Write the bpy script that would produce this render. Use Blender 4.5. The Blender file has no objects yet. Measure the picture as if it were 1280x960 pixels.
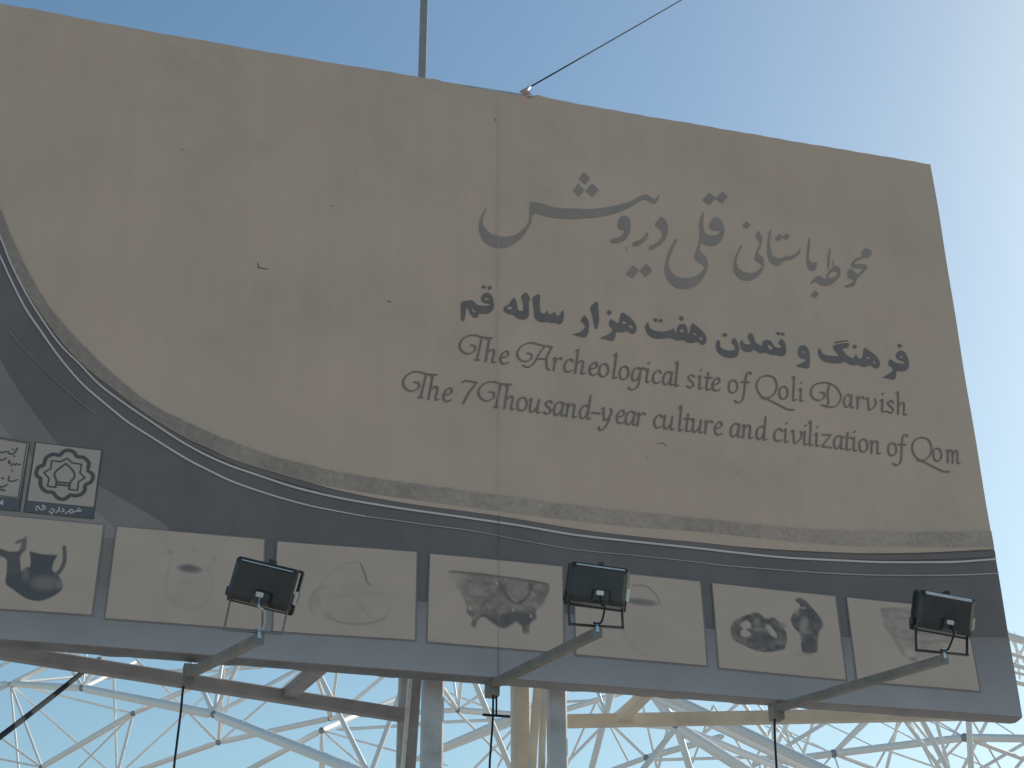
import bpy, bmesh, math, random
import numpy as np
from mathutils import Vector, Matrix

rnd = random.Random(7)
# ------------------------------------------------------------------ camera
# photograph is 1280 x 960; focal length, pitch, roll and the board's yaw were
# solved from the vanishing points of the billboard's edges.
FPX = 1910.7
PITCH = math.radians(27.97)
ROLL = math.radians(-0.375)
YAW = math.radians(15.6)
CAM = np.array([0.0, 0.0, 1.6])
_f = np.array([0, math.cos(PITCH), math.sin(PITCH)])
_u = np.array([0, -math.sin(PITCH), math.cos(PITCH)])
_r = np.array([1.0, 0, 0])
RT = math.cos(ROLL) * _r + math.sin(ROLL) * _u
UP = -math.sin(ROLL) * _r + math.cos(ROLL) * _u
FW = _f
scene = bpy.context.scene
cam_d = bpy.data.cameras.new("camera")
cam_d.sensor_width = 36.0
cam_d.lens = FPX / 1280 * 36.0
cam_d.clip_start = 0.05
cam_d.clip_end = 6000
cam = bpy.data.objects.new("camera", cam_d)
scene.collection.objects.link(cam)
cam.matrix_world = Matrix((
    (RT[0], UP[0], -FW[0], CAM[0]),
    (RT[1], UP[1], -FW[1], CAM[1]),
    (RT[2], UP[2], -FW[2], CAM[2]),
    (0, 0, 0, 1)))
scene.camera = cam

# ------------------------------------------------------------------ light
SUN_EL = math.radians(32)
SUN_AZ = math.radians(48)          # to the right of the view direction, behind the board
world = bpy.data.worlds.new("World")
scene.world = world
world.use_nodes = True
wn = world.node_tree.nodes
bg = wn["Background"]
sky = wn.new("ShaderNodeTexSky")
sky.sky_type = 'NISHITA'
sky.sun_disc = False
sky.sun_elevation = SUN_EL
sky.sun_rotation = SUN_AZ
sky.altitude = 900
sky.air_density = 1.4
sky.dust_density = 2.0
sky.ozone_density = 1.5
hs_ = wn.new("ShaderNodeHueSaturation")
hs_.inputs["Saturation"].default_value = 1.16
tint = wn.new("ShaderNodeMix"); tint.data_type = 'RGBA'; tint.blend_type = 'MULTIPLY'
tint.inputs[0].default_value = 1.0
tint.inputs[7].default_value = (0.99, 1.05, 0.965, 1)
world.node_tree.links.new(sky.outputs[0], hs_.inputs["Color"])
world.node_tree.links.new(hs_.outputs[0], tint.inputs[6])
world.node_tree.links.new(tint.outputs[2], bg.inputs[0])
bg.inputs[1].default_value = 0.128
sun_d = bpy.data.lights.new("sun", 'SUN')
sun_d.energy = 3.6
sun_d.angle = math.radians(0.5)
sun_d.color = (1.0, 0.93, 0.83)
sun = bpy.data.objects.new("sun", sun_d)
scene.collection.objects.link(sun)
sdir = Vector((math.sin(SUN_AZ) * math.cos(SUN_EL), math.cos(SUN_AZ) * math.cos(SUN_EL), math.sin(SUN_EL)))
sun.rotation_euler = (-sdir).to_track_quat('-Z', 'Y').to_euler()
sun.location = sdir * 40
vs = scene.view_settings
vs.view_transform = 'Standard'
vs.look = 'None'
vs.gamma = 1.0
vs.exposure = 0.0
vs.use_curve_mapping = False

# ------------------------------------------------------------------ helpers
def ray(x, y):
    return FW + RT * (x - 640) / FPX - UP * (y - 480) / FPX
def at(x, y, d):
    return CAM + ray(x, y) * d
UD = np.array([math.cos(YAW), math.sin(YAW), 0])     # along the board
ND = np.array([math.sin(YAW), -math.cos(YAW), 0])    # out of the board, to the viewer
ZD = np.array([0, 0, 1.0])
P0 = at(640, 480, 9.0)
def hit(x, y, off=0.0):
    r = ray(x, y)
    return CAM + r * (((P0 + ND * off - CAM) @ ND) / (r @ ND))
def uv(x, y):
    p = hit(x, y) - P0
    return np.array([p @ UD, p[2] + P0[2]])
def uvs(pts):
    return np.array([uv(*p[:2]) for p in pts])
def bp(u, v, n=0.0):
    return np.array([P0[0], P0[1], 0]) + UD * u + ZD * v + ND * n
def wav(u, v):
    return 0.012 * np.sin(1.9 * u + 0.6 * v) * np.sin(1.3 * v + .4 * u + 1) + 0.003 * np.sin(4.1 * u - 2.2 * v + 0.5) \
        + 0.0025 * np.sin(7.0 * v + 1.5 * u) + 0.0012 * np.sin(9.0 * (u + .45 * v)) * np.sin(2.3 * u)
LAY = 0.0014
def sheet_pos(u, v, layer):
    u = np.asarray(u, float); v = np.asarray(v, float)
    w = wav(u, v) + layer * LAY
    return np.stack([P0[0] + UD[0] * u + ND[0] * w, P0[1] + UD[1] * u + ND[1] * w, v], -1)

col = scene.collection
def link(name, me, mats, parent=None):
    o = bpy.data.objects.new(name, me)
    col.objects.link(o)
    if mats is not None and not me.materials:
        for m in (mats if isinstance(mats, (list, tuple)) else [mats]):
            me.materials.append(m)
    if parent is not None:
        o.parent = parent
        o.matrix_parent_inverse = parent.matrix_world.inverted()
    return o
def empty(name, loc, label, cat, group=None):
    o = bpy.data.objects.new(name, None)
    o.empty_display_size = 0.2
    col.objects.link(o)
    o.location = loc
    o.matrix_world = Matrix.Translation(Vector(loc))
    o["label"] = label; o["category"] = cat
    if group: o["group"] = group
    return o
def tag(o, label, cat, group=None):
    o["label"] = label; o["category"] = cat
    if group: o["group"] = group
def mesh(name, verts, faces, mats, parent=None, smooth=False):
    me = bpy.data.meshes.new(name)
    me.from_pydata([tuple(map(float, v)) for v in verts], [], [tuple(map(int, f)) for f in faces])
    me.update()
    if smooth:
        me.polygons.foreach_set("use_smooth", [True] * len(me.polygons))
    return link(name, me, mats, parent)
def bar_geo(a, b, w, h, upv=ZD, off=0, bev=0.0):
    a = np.array(a, float); b = np.array(b, float)
    d = (b - a) / np.linalg.norm(b - a)
    s = np.cross(d, upv)
    if np.linalg.norm(s) < 1e-5: s = np.cross(d, np.array([1.0, 0, 0]))
    s /= np.linalg.norm(s); t = np.cross(s, d)
    V = []; F = []
    if bev <= 0:
        ring = [(-w/2, -h/2), (w/2, -h/2), (w/2, h/2), (-w/2, h/2)]
    else:
        e = bev
        ring = [(-w/2+e, -h/2), (w/2-e, -h/2), (w/2, -h/2+e), (w/2, h/2-e), (w/2-e, h/2), (-w/2+e, h/2), (-w/2, h/2-e), (-w/2, -h/2+e)]
    n = len(ring)
    for p in (a, b):
        for x, y in ring: V.append(p + s * x + t * y)
    for i in range(n): F.append((off+i, off+(i+1) % n, off+n+(i+1) % n, off+n+i))
    F.append(tuple(off+i for i in reversed(range(n)))); F.append(tuple(off+n+i for i in range(n)))
    return V, F
def bar(name, a, b, w, h, mat, parent=None, upv=ZD, bev=0.004):
    V, F = bar_geo(a, b, w, h, upv, 0, bev)
    return mesh(name, V, F, mat, parent)
def bars(name, lst, mat, parent=None):
    V = []; F = []
    for a, b, w, h, upv in lst:
        v, f = bar_geo(a, b, w, h, upv, len(V), 0.003); V += v; F += f
    return mesh(name, V, F, mat, parent)
def catmull(P, n=6, closed=False):
    P = [np.array(p, float) for p in P]
    if len(P) < 3 and not closed:
        return np.array(P)
    out = []
    m = len(P)
    rng = range(m) if closed else range(m - 1)
    for i in rng:
        p0 = P[(i-1) % m] if closed or i > 0 else 2*P[0]-P[1]
        p1 = P[i]; p2 = P[(i+1) % m]
        p3 = P[(i+2) % m] if closed or i+2 < m else 2*P[-1]-P[-2]
        for k in range(n):
            t = k / n
            out.append(0.5*((2*p1)+(p2-p0)*t+(2*p0-5*p1+4*p2-p3)*t*t+(3*p1-p0-3*p2+p3)*t**3))
    if not closed: out.append(P[-1])
    return np.array(out)
def tube_geo(path, rad, seg=10, off=0):
    path = [np.array(p, float) for p in path]
    V = []; F = []
    prev = None
    for i, p in enumerate(path):
        d = path[min(i+1, len(path)-1)] - path[max(i-1, 0)]
        d /= np.linalg.norm(d)
        if prev is None:
            s = np.cross(d, ZD if abs(d[2]) < .95 else np.array([1.0, 0, 0]))
        else:
            s = prev - d * (prev @ d)
        s /= np.linalg.norm(s); prev = s
        t = np.cross(d, s)
        r = rad[i] if isinstance(rad, (list, tuple)) else rad
        for k in range(seg):
            a = 2*math.pi*k/seg
            V.append(p + (s*math.cos(a) + t*math.sin(a))*r)
    for i in range(len(path)-1):
        for k in range(seg):
            F.append((off+i*seg+k, off+i*seg+(k+1) % seg, off+(i+1)*seg+(k+1) % seg, off+(i+1)*seg+k))
    F.append(tuple(off+k for k in reversed(range(seg))))
    F.append(tuple(off+(len(path)-1)*seg+k for k in range(seg)))
    return V, F
def tube(name, path, rad, mat, parent=None, seg=10):
    V, F = tube_geo(path, rad, seg)
    return mesh(name, V, F, mat, parent, smooth=True)

# ------------------------------------------------------------------ materials
def nmat(name, color, rough=0.6, metal=0.0, var=0.12, scale=3.0, bump=0.0, bscale=40.0, grime=None, grime_amt=0.0, gscale=1.2, attr=None, stretch=None, spec=None, streak=0.0):
    m = bpy.data.materials.new(name); m.use_nodes = True
    nt = m.node_tree; N = nt.nodes; L = nt.links
    b = N["Principled BSDF"]
    b.inputs["Roughness"].default_value = rough
    b.inputs["Metallic"].default_value = metal
    if spec is not None: b.inputs["Specular IOR Level"].default_value = spec
    tc = N.new("ShaderNodeTexCoord")
    mp = N.new("ShaderNodeMapping"); L.new(tc.outputs["Object"], mp.inputs[0])
    if stretch: mp.inputs["Scale"].default_value = stretch
    ns = N.new("ShaderNodeTexNoise"); ns.inputs["Scale"].default_value = scale
    ns.inputs["Detail"].default_value = 6; ns.inputs["Roughness"].default_value = 0.6
    L.new(mp.outputs[0], ns.inputs["Vector"])
    mr = N.new("ShaderNodeMapRange")
    mr.inputs[1].default_value = 0.3; mr.inputs[2].default_value = 0.7
    mr.inputs[3].default_value = 1 - var; mr.inputs[4].default_value = 1 + var
    L.new(ns.outputs["Fac"], mr.inputs[0])
    mx = N.new("ShaderNodeMix"); mx.data_type = 'RGBA'; mx.blend_type = 'MULTIPLY'
    mx.inputs[0].default_value = 1.0
    if attr:
        an = N.new("ShaderNodeAttribute"); an.attribute_name = attr
        L.new(an.outputs["Color"], mx.inputs[6])
    else:
        mx.inputs[6].default_value = (*color, 1)
    L.new(mr.outputs[0], mx.inputs[7])
    out = mx.outputs[2]
    if grime:
        n2 = N.new("ShaderNodeTexNoise"); n2.inputs["Scale"].default_value = gscale
        n2.inputs["Detail"].default_value = 8; n2.inputs["Roughness"].default_value = 0.65
        L.new(mp.outputs[0], n2.inputs["Vector"])
        r2 = N.new("ShaderNodeMapRange")
        r2.inputs[1].default_value = 0.48; r2.inputs[2].default_value = 0.72
        r2.inputs[3].default_value = 0; r2.inputs[4].default_value = grime_amt
        L.new(n2.outputs["Fac"], r2.inputs[0])
        m2 = N.new("ShaderNodeMix"); m2.data_type = 'RGBA'
        L.new(r2.outputs[0], m2.inputs[0]); L.new(out, m2.inputs[6])
        m2.inputs[7].default_value = (*grime, 1)
        out = m2.outputs[2]
    if streak > 0:
        m4 = N.new("ShaderNodeMapping"); m4.inputs["Scale"].default_value = (1, 1, 0.09)
        L.new(tc.outputs["Object"], m4.inputs[0])
        n4 = N.new("ShaderNodeTexNoise"); n4.inputs["Scale"].default_value = 5.5; n4.inputs["Detail"].default_value = 7; n4.inputs["Roughness"].default_value = 0.7
        L.new(m4.outputs[0], n4.inputs["Vector"])
        r4 = N.new("ShaderNodeMapRange"); r4.inputs[1].default_value = 0.35; r4.inputs[2].default_value = 0.7
        r4.inputs[3].default_value = 1 + streak * .4; r4.inputs[4].default_value = 1 - streak
        L.new(n4.outputs["Fac"], r4.inputs[0])
        x4 = N.new("ShaderNodeMix"); x4.data_type = 'RGBA'; x4.blend_type = 'MULTIPLY'; x4.inputs[0].default_value = 1.0
        L.new(out, x4.inputs[6]); L.new(r4.outputs[0], x4.inputs[7])
        out = x4.outputs[2]
    L.new(out, b.inputs["Base Color"])
    if bump > 0:
        n3 = N.new("ShaderNodeTexNoise"); n3.inputs["Scale"].default_value = bscale; n3.inputs["Detail"].default_value = 4
        L.new(mp.outputs[0], n3.inputs["Vector"])
        bm_ = N.new("ShaderNodeBump"); bm_.inputs["Strength"].default_value = bump; bm_.inputs["Distance"].default_value = 0.01
        L.new(n3.outputs["Fac"], bm_.inputs["Height"]); L.new(bm_.outputs[0], b.inputs["Normal"])
    return m
VR = 0.62
M_ban = nmat("banner_vinyl", (0.67, 0.475, 0.36), VR, var=0.035, scale=1.4, bump=0.12, bscale=9, grime=(0.53, 0.395, 0.32), grime_amt=0.5, gscale=1.7, streak=0.05)
M_dark = nmat("print_slate", (0.195, 0.158, 0.15), VR, var=0.10, scale=2.2, grime=(0.235, 0.20, 0.185), grime_amt=0.5, gscale=3, streak=0.08)
M_swath = nmat("print_taupe", (0.285, 0.235, 0.21), VR, var=0.08, scale=2.5)
M_swath2 = nmat("print_taupe_pale", (0.345, 0.285, 0.255), VR, var=0.08, scale=2.5)
M_blue = nmat("print_bluegrey", (0.385, 0.35, 0.355), VR, var=0.08, scale=2.0, grime=(0.30, 0.27, 0.27), grime_amt=0.25, gscale=1.5, attr="Col")
M_stone = nmat("print_stone", (0.352, 0.252, 0.214), VR, var=0.20, scale=48.0, grime=(0.23, 0.185, 0.16), grime_amt=0.45, gscale=24, attr="Col")
M_stonepale = nmat("print_stone_pale", (0.454, 0.322, 0.276), VR, var=0.12, scale=9.0, grime=(0.30, 0.275, 0.255), grime_amt=0.6, gscale=8)
M_brown = nmat("print_umber", (0.205, 0.16, 0.15), VR, var=0.1, scale=3)
M_line = nmat("print_white_line", (0.72, 0.61, 0.56), VR, var=0.06, scale=4)
M_line2 = nmat("print_faint_line", (0.3, 0.255, 0.24), VR, var=0.15, scale=4)
M_line3 = nmat("print_mid_line", (0.5, 0.42, 0.385), VR, var=0.15, scale=4)
M_edge = nmat("print_panel_edge", (0.26, 0.215, 0.2), VR, var=0.1, scale=4)
M_pic = nmat("print_picture", (1, 1, 1), VR, var=0.03, scale=5, attr="Col")
M_t1 = nmat("ink_warm_grey", (0.36, 0.28, 0.235), VR, var=0.07, scale=5)
M_t2 = nmat("ink_charcoal", (0.215, 0.172, 0.155), VR, var=0.10, scale=6)
M_t3 = nmat("ink_brown_grey", (0.265, 0.2, 0.165), VR, var=0.12, scale=7)
M_logo = nmat("logo_paper", (0.545, 0.43, 0.365), VR, var=0.04, scale=4)
M_ink = nmat("ink_black", (0.115, 0.105, 0.1), VR, var=0.1, scale=8)
M_navy = nmat("ink_navy", (0.135, 0.128, 0.14), VR, var=0.12, scale=6)
M_seam = nmat("seam_beige", (0.575, 0.42, 0.335), VR, var=0.08, scale=3)  # seam strip, slightly darker than the beige vinyl
M_seam2 = nmat("seam_on_picture", (0.42, 0.33, 0.275), VR, var=0.25, scale=14)
M_hem = nmat("hem_vinyl", (0.30, 0.285, 0.29), VR, var=0.12, scale=6)
M_pale = nmat("pale_glint_paint", (0.66, 0.65, 0.63), 0.4, 0.0, var=0.15, scale=30)  # pale tone; on the floodlights it paints the lit edge highlights
M_ink2 = nmat("seam_dark", (0.165, 0.135, 0.13), VR, var=0.1, scale=8)
M_galv = nmat("steel_galvanised", (0.54, 0.525, 0.53), 0.5, 0.25, var=0.14, scale=6, bump=.1, bscale=25, grime=(0.24, 0.20, 0.16), grime_amt=0.5, gscale=4)
M_cream = nmat("steel_cream_paint", (0.68, 0.615, 0.51), 0.55, 0.0, var=0.12, scale=5, bump=.1, bscale=25, grime=(0.48, 0.42, 0.34), grime_amt=0.5, gscale=3.5)
M_primer = nmat("steel_grey_primer", (0.33, 0.308, 0.305), 0.6, 0.1, var=0.15, scale=6, bump=.12, bscale=25, grime=(0.17, 0.15, 0.14), grime_amt=0.5, gscale=4)
M_rail = nmat("steel_rail", (0.22, 0.22, 0.225), 0.6, 0.1, var=0.15, scale=6, grime=(0.11, 0.105, 0.105), grime_amt=0.5, gscale=4)
M_arm = nmat("steel_lamp_arm", (0.255, 0.232, 0.21), 0.6, 0.1, var=0.18, scale=8, bump=.15, bscale=30, grime=(0.16, 0.135, 0.11), grime_amt=0.6, gscale=6)
M_white = nmat("white_tube_paint", (0.87, 0.855, 0.835), 0.42, 0.0, var=0.06, scale=2.5, grime=(0.62, 0.60, 0.58), grime_amt=0.35, gscale=1.8)
M_node = nmat("steel_node", (0.30, 0.31, 0.33), 0.5, 0.3, var=0.15, scale=12)
M_black = nmat("lamp_black_paint", (0.036, 0.036, 0.04), 0.27, 0.0, var=0.3, scale=9, bump=.06, bscale=60, grime=(0.06, 0.05, 0.045), grime_amt=0.5, gscale=6)
M_glass = nmat("lamp_glass", (0.20, 0.21, 0.22), 0.08, 0.0, var=0.05, scale=3)
M_alu = nmat("bare_aluminium", (0.55, 0.56, 0.58), 0.3, 0.9, var=0.1, scale=12)
M_cable = nmat("cable_rubber", (0.022, 0.026, 0.035), 0.95, 0.0, var=0.2, scale=8)
M_ground = nmat("dry_ground", (0.355, 0.335, 0.31), 0.95, 0.0, var=0.22, scale=0.25, bump=.3, bscale=3, grime=(0.22, 0.19, 0.15), grime_amt=0.7, gscale=0.08)

# ------------------------------------------------------------------ ground
S = 2500.0
gr = mesh("ground", [(-S, -S, 0), (S, -S, 0), (S, S, 0), (-S, S, 0)], [(0, 1, 2, 3)], M_ground)
gr["kind"] = "structure"

# ------------------------------------------------------------------ billboard
U_R, U_C = 3.062, -0.174
U_L = 2 * U_C - U_R
V_T, V_B = 7.985, 4.035
base = bp(U_C, 0.0, -0.5)
bill = empty("billboard", base, "big weathered beige billboard on paired steel posts with Persian and English writing", "billboard")

# banner: one tessellated vinyl sheet; its top edge sags where the hem has come off the rail
def top_v(u):
    s = 0.0025 * math.sin(9 * u) * math.sin(3.1 * u + 1) + 0.0015 * math.sin(37 * u)
    a, b = -0.56, 0.10
    if a < u < b: s -= 0.022 * min(1, (u - a) / 0.3) + 0.006 * math.sin(40 * u)
    if b <= u < 0.20: s -= 0.030 * (1 - (u - b) / 0.10) + 0.012 * math.sin(60 * u)
    return V_T + s
NX, NY = 260, 90
us = np.linspace(U_L, U_R, NX + 1)
V = []; F = []
for i, u in enumerate(us):
    tv = top_v(u)
    for j in range(NY + 1):
        V.append(sheet_pos(u, V_B + (tv - V_B) * j / NY, 0))
for i in range(NX):
    for j in range(NY):
        a = i * (NY + 1) + j
        F.append((a, a + NY + 1, a + NY + 2, a + 1))
banner = mesh("banner", V, F, M_ban, bill, smooth=True)

# the vinyl's plain pale reverse, a few millimetres behind the print
Vb = []
for u in us[::4]:
    for j in range(0, NY + 1, 3):
        Vb.append(sheet_pos(u, V_B + (top_v(u) - V_B) * j / NY, -3.0))
nb = NY // 3 + 1
mesh("banner_reverse", Vb, [(i*nb+j, i*nb+j+1, (i+1)*nb+j+1, (i+1)*nb+j) for i in range(len(us[::4]) - 1) for j in range(nb - 1)],
     nmat("vinyl_reverse", (0.42, 0.425, 0.435), 0.6, var=0.08, scale=2), bill, smooth=True)

def strip(name, A, B, layer, mat, n_across=1, res=0.05, parent=None):
    """quad strip between two px polylines (A, B share parameter)"""
    a = catmull(A, 5); b = catmull(B, 5)
    def resamp(p, n):
        d = np.r_[0, np.cumsum(np.hypot(*np.diff(p, axis=0).T))]
        t = np.linspace(0, d[-1], n)
        return np.stack([np.interp(t, d, p[:, 0]), np.interp(t, d, p[:, 1])], -1)
    au = uvs(a); bu = uvs(b)
    L = np.hypot(*np.diff(au, axis=0).T).sum()
    n = max(2, int(L / res) + 1)
    au = resamp(au, n); bu = resamp(bu, n)
    return strip_uv(name, au, bu, layer, mat, n_across, parent)
def strip_uv(name, au, bu, layer, mat, n_across=1, parent=None):
    n = len(au)
    V = []; F = []
    for i in range(n):
        for k in range(n_across + 1):
            q = au[i] + (bu[i] - au[i]) * k / n_across
            q = (min(max(q[0], U_L + .002), U_R - .002), min(max(q[1], V_B + .002), V_T - .01))
            V.append(sheet_pos(q[0], q[1], layer))
    m = n_across + 1
    for i in range(n - 1):
        for k in range(n_across):
            F.append((i*m+k, i*m+k+1, (i+1)*m+k+1, (i+1)*m+k))
    o = mesh(name, V, F, mat, parent or banner, smooth=True)
    # face the viewer
    me = o.data
    if len(me.polygons) and np.array(me.polygons[len(me.polygons)//2].normal) @ ND < 0:
        me.flip_normals()
    return o
def ribbon(name, pts, wpx, layer, mat):
    """a printed line of given px width (list or number)"""
    c = catmull(pts, 6)
    d = np.gradient(c, axis=0)
    nrm = np.stack([-d[:, 1], d[:, 0]], -1); nrm /= np.linalg.norm(nrm, axis=1)[:, None]
    w = np.interp(np.linspace(0, 1, len(c)), np.linspace(0, 1, len(wpx)), wpx)[:, None] if isinstance(wpx, list) else wpx
    return strip_uv(name, uvs(c - nrm * w / 2), uvs(c + nrm * w / 2), layer, mat)

stone_top = [(-55, 95), (-28, 185), (0, 260), (12, 290), (25, 320), (45, 357), (67, 390), (95, 422), (120, 447), (155, 479), (190, 505), (230, 526), (261, 541), (300, 557), (339, 571), (386, 583), (425, 592), (476, 600), (532, 608), (607, 618), (660, 624.5), (715, 631), (790, 639), (870, 647), (922, 654), (985, 661), (1055, 665), (1136, 667), (1243, 665)]
stone_bot = [(-78, 110), (-50, 200), (-6, 285), (8, 318), (22, 345), (38, 372), (58, 402), (82, 433), (108, 459), (138, 483), (180, 515.6), (230, 547), (261, 561.5), (292, 576), (339, 591), (386, 604.5), (425, 615), (476, 625), (532, 634), (589, 641.5), (650, 650), (715, 660), (790, 669), (870, 677), (922, 683), (985, 688), (1055, 691.5), (1119, 692.5), (1179, 691), (1247, 687)]
line1 = [(-58, 125), (-40, 205), (0, 295), (12.5, 327), (30, 362), (50, 395), (75, 430), (100, 455), (124, 480), (150, 500), (180, 521), (230, 554.5), (277, 579), (324, 596), (370, 611), (425, 624), (476, 633), (532, 641.6), (589, 649.6), (650, 658), (715, 668), (790, 676), (870, 684.6), (922, 691), (985, 697.5), (1055, 701.5), (1102, 703.7), (1153, 704.3), (1196, 703.7), (1250, 699.5)]
line2 = [(-66, 145), (-44, 230), (0, 320), (12.5, 347), (30, 382), (50, 412), (75, 447), (103, 479.5), (131, 504), (159, 527), (187.5, 545.6), (230, 572.5), (261, 589), (292.5, 604), (339, 620), (386, 633), (425, 641), (457, 647)]
line2b = [(457, 647), (495, 652), (532, 657.5), (595, 666), (650, 676), (715, 686.5), (790, 693.5), (870, 702), (907, 707), (969, 712), (1016, 715.7), (1055, 718), (1102, 720), (1153, 720.7), (1205, 720), (1252, 717.5)]
sb_c = catmull(stone_bot, 5)
bot_px = [(x, 803 + 0.0762 * x) for x, y in stone_bot]
# dark field: from the lower edge of the stone band down to the bottom hem
au = uvs(sb_c)
bu = np.stack([np.interp(np.linspace(0, 1, len(au)), np.linspace(0, 1, 30), np.linspace(U_L, U_R, 30)), np.full(len(au), V_B)], -1)
wts = np.linspace(0, 1, len(au))
bu[:, 0] = au[:, 0] + (bu[:, 0] - au[:, 0]) * np.clip((0.25 - wts) / 0.25, 0, 1) * 0.6
bu[0, 0] = U_L; bu[-1, 0] = U_R - .002; au[-1, 0] = U_R - .002
strip_uv("dark_field", au, bu, 1, M_dark, 60)
lf = [(-200, 330), (-60, 330), (0, 448), (21, 484), (45, 519), (70, 552), (100, 585), (124, 607), (161, 628), (205, 655), (215, 668)]
strip("grey_swath", lf, [(x, y + 85) for x, y in [(-230, 660), (-140, 662), (-90, 664), (-50, 666), (-10, 668), (40, 669), (80, 670), (110, 670), (150, 672), (200, 674), (212, 676)]], 2, M_swath, 30)
strip("pale_swath", [(-200, 420), (-60, 440), (0, 528), (20, 551), (60, 590), (122, 640), (150, 668)], [(-230, 660), (-140, 662), (-60, 668), (0, 670), (60, 671), (110, 672), (145, 674)], 3, M_swath2, 12)
blue_top = [(-150, 712), (0, 722), (120, 733), (330, 744), (519, 752), (712, 768), (885, 786), (1062, 797), (1250, 797)]
blue_bot = [(x, 803 + .0762 * x) for x, y in blue_top]
bt = uvs(catmull(blue_top, 6)); bt[0, 0] = U_L; bt[-1, 0] = U_R
bb = bt.copy(); bb[:, 1] = V_B
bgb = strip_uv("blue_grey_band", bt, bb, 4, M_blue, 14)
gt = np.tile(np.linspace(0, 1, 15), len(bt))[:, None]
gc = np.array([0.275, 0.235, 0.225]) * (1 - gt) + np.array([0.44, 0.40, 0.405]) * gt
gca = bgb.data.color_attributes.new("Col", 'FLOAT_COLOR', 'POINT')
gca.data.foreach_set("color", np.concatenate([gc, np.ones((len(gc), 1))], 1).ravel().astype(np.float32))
def jag(pts, amp, seed):
    c = catmull(pts, 10); g = random.Random(seed)
    return c + np.array([(0, g.uniform(-amp, amp)) for _ in c])
lo = stone_bot[:16] + [(425, 611.5), (476, 620.5), (532, 628.5), (589, 636), (650, 643.5), (715, 650.5), (790, 658), (870, 664), (922, 670), (985, 677.5), (1055, 683), (1119, 685), (1179, 685.5), (1246, 685)]
st_ = uvs(jag(stone_top, .9, 3)); lo_ = uvs(catmull(lo, 10))
def rs_(p, n):
    d = np.r_[0, np.cumsum(np.hypot(*np.diff(p, axis=0).T))]; t = np.linspace(0, d[-1], n)
    return np.stack([np.interp(t, d, p[:, 0]), np.interp(t, d, p[:, 1])], -1)
NS = 420
stone = strip_uv("stone_band", rs_(st_, NS), rs_(lo_, NS), 5, M_stone, 5)
g_ = np.random.RandomState(5)
tcol = np.repeat(np.linspace(0, 1, NS), 6)
k_ = np.clip((tcol - .30) / .35, 0, 1)[:, None]
cs = np.array([0.385, 0.29, 0.24]) * (1 - k_) + np.array([0.50, 0.37, 0.30]) * k_
cs = cs * (0.90 + .18 * np.interp(np.linspace(0, 70, len(tcol)), np.arange(71), g_.rand(71)))[:, None] * (.94 + .12 * g_.rand(len(tcol)))[:, None]
ca_ = stone.data.color_attributes.new("Col", 'FLOAT_COLOR', 'POINT')
ca_.data.foreach_set("color", np.concatenate([cs, np.ones((len(cs), 1))], 1).ravel().astype(np.float32))
strip("plain_margin", lo[15:], stone_bot[15:], 4.7, M_ban, 1)
ribbon("dark_stripe", [((a[0] + b[0]) / 2, (a[1] + b[1]) / 2) for a, b in zip(catmull(stone_bot, 5)[50::5], catmull(line1, 5)[50::5])] and
       [(180, 518), (230, 550.5), (277, 573), (324, 590.5), (375, 605.5), (425, 619), (476, 628.6), (532, 637.3), (589, 645), (650, 653.5), (715, 663.5), (790, 672), (870, 680.5), (922, 686.7), (985, 692.5), (1055, 696.5), (1119, 698), (1190, 696.5), (1248, 693)],
       [2, 6, 6, 6, 6, 6, 7], 5, M_brown)
ribbon("white_stripe", line1, [2.0, 2.2, 2.6, 2.6, 2.4], 6, M_line)
ribbon("white_stripe", line2, [2.0, 2.4, 2.4, 2.4, 1.2], 6, M_line)
ribbon("faint_stripe", line2b, [1.2, 0.9, 1.0, 1.3, 1.6], 6, M_line3)
ribbon("faint_stripe", [(5, 405), (24, 429), (60, 466), (94, 497), (120, 517)], 1.2, 6, M_line2)

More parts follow.
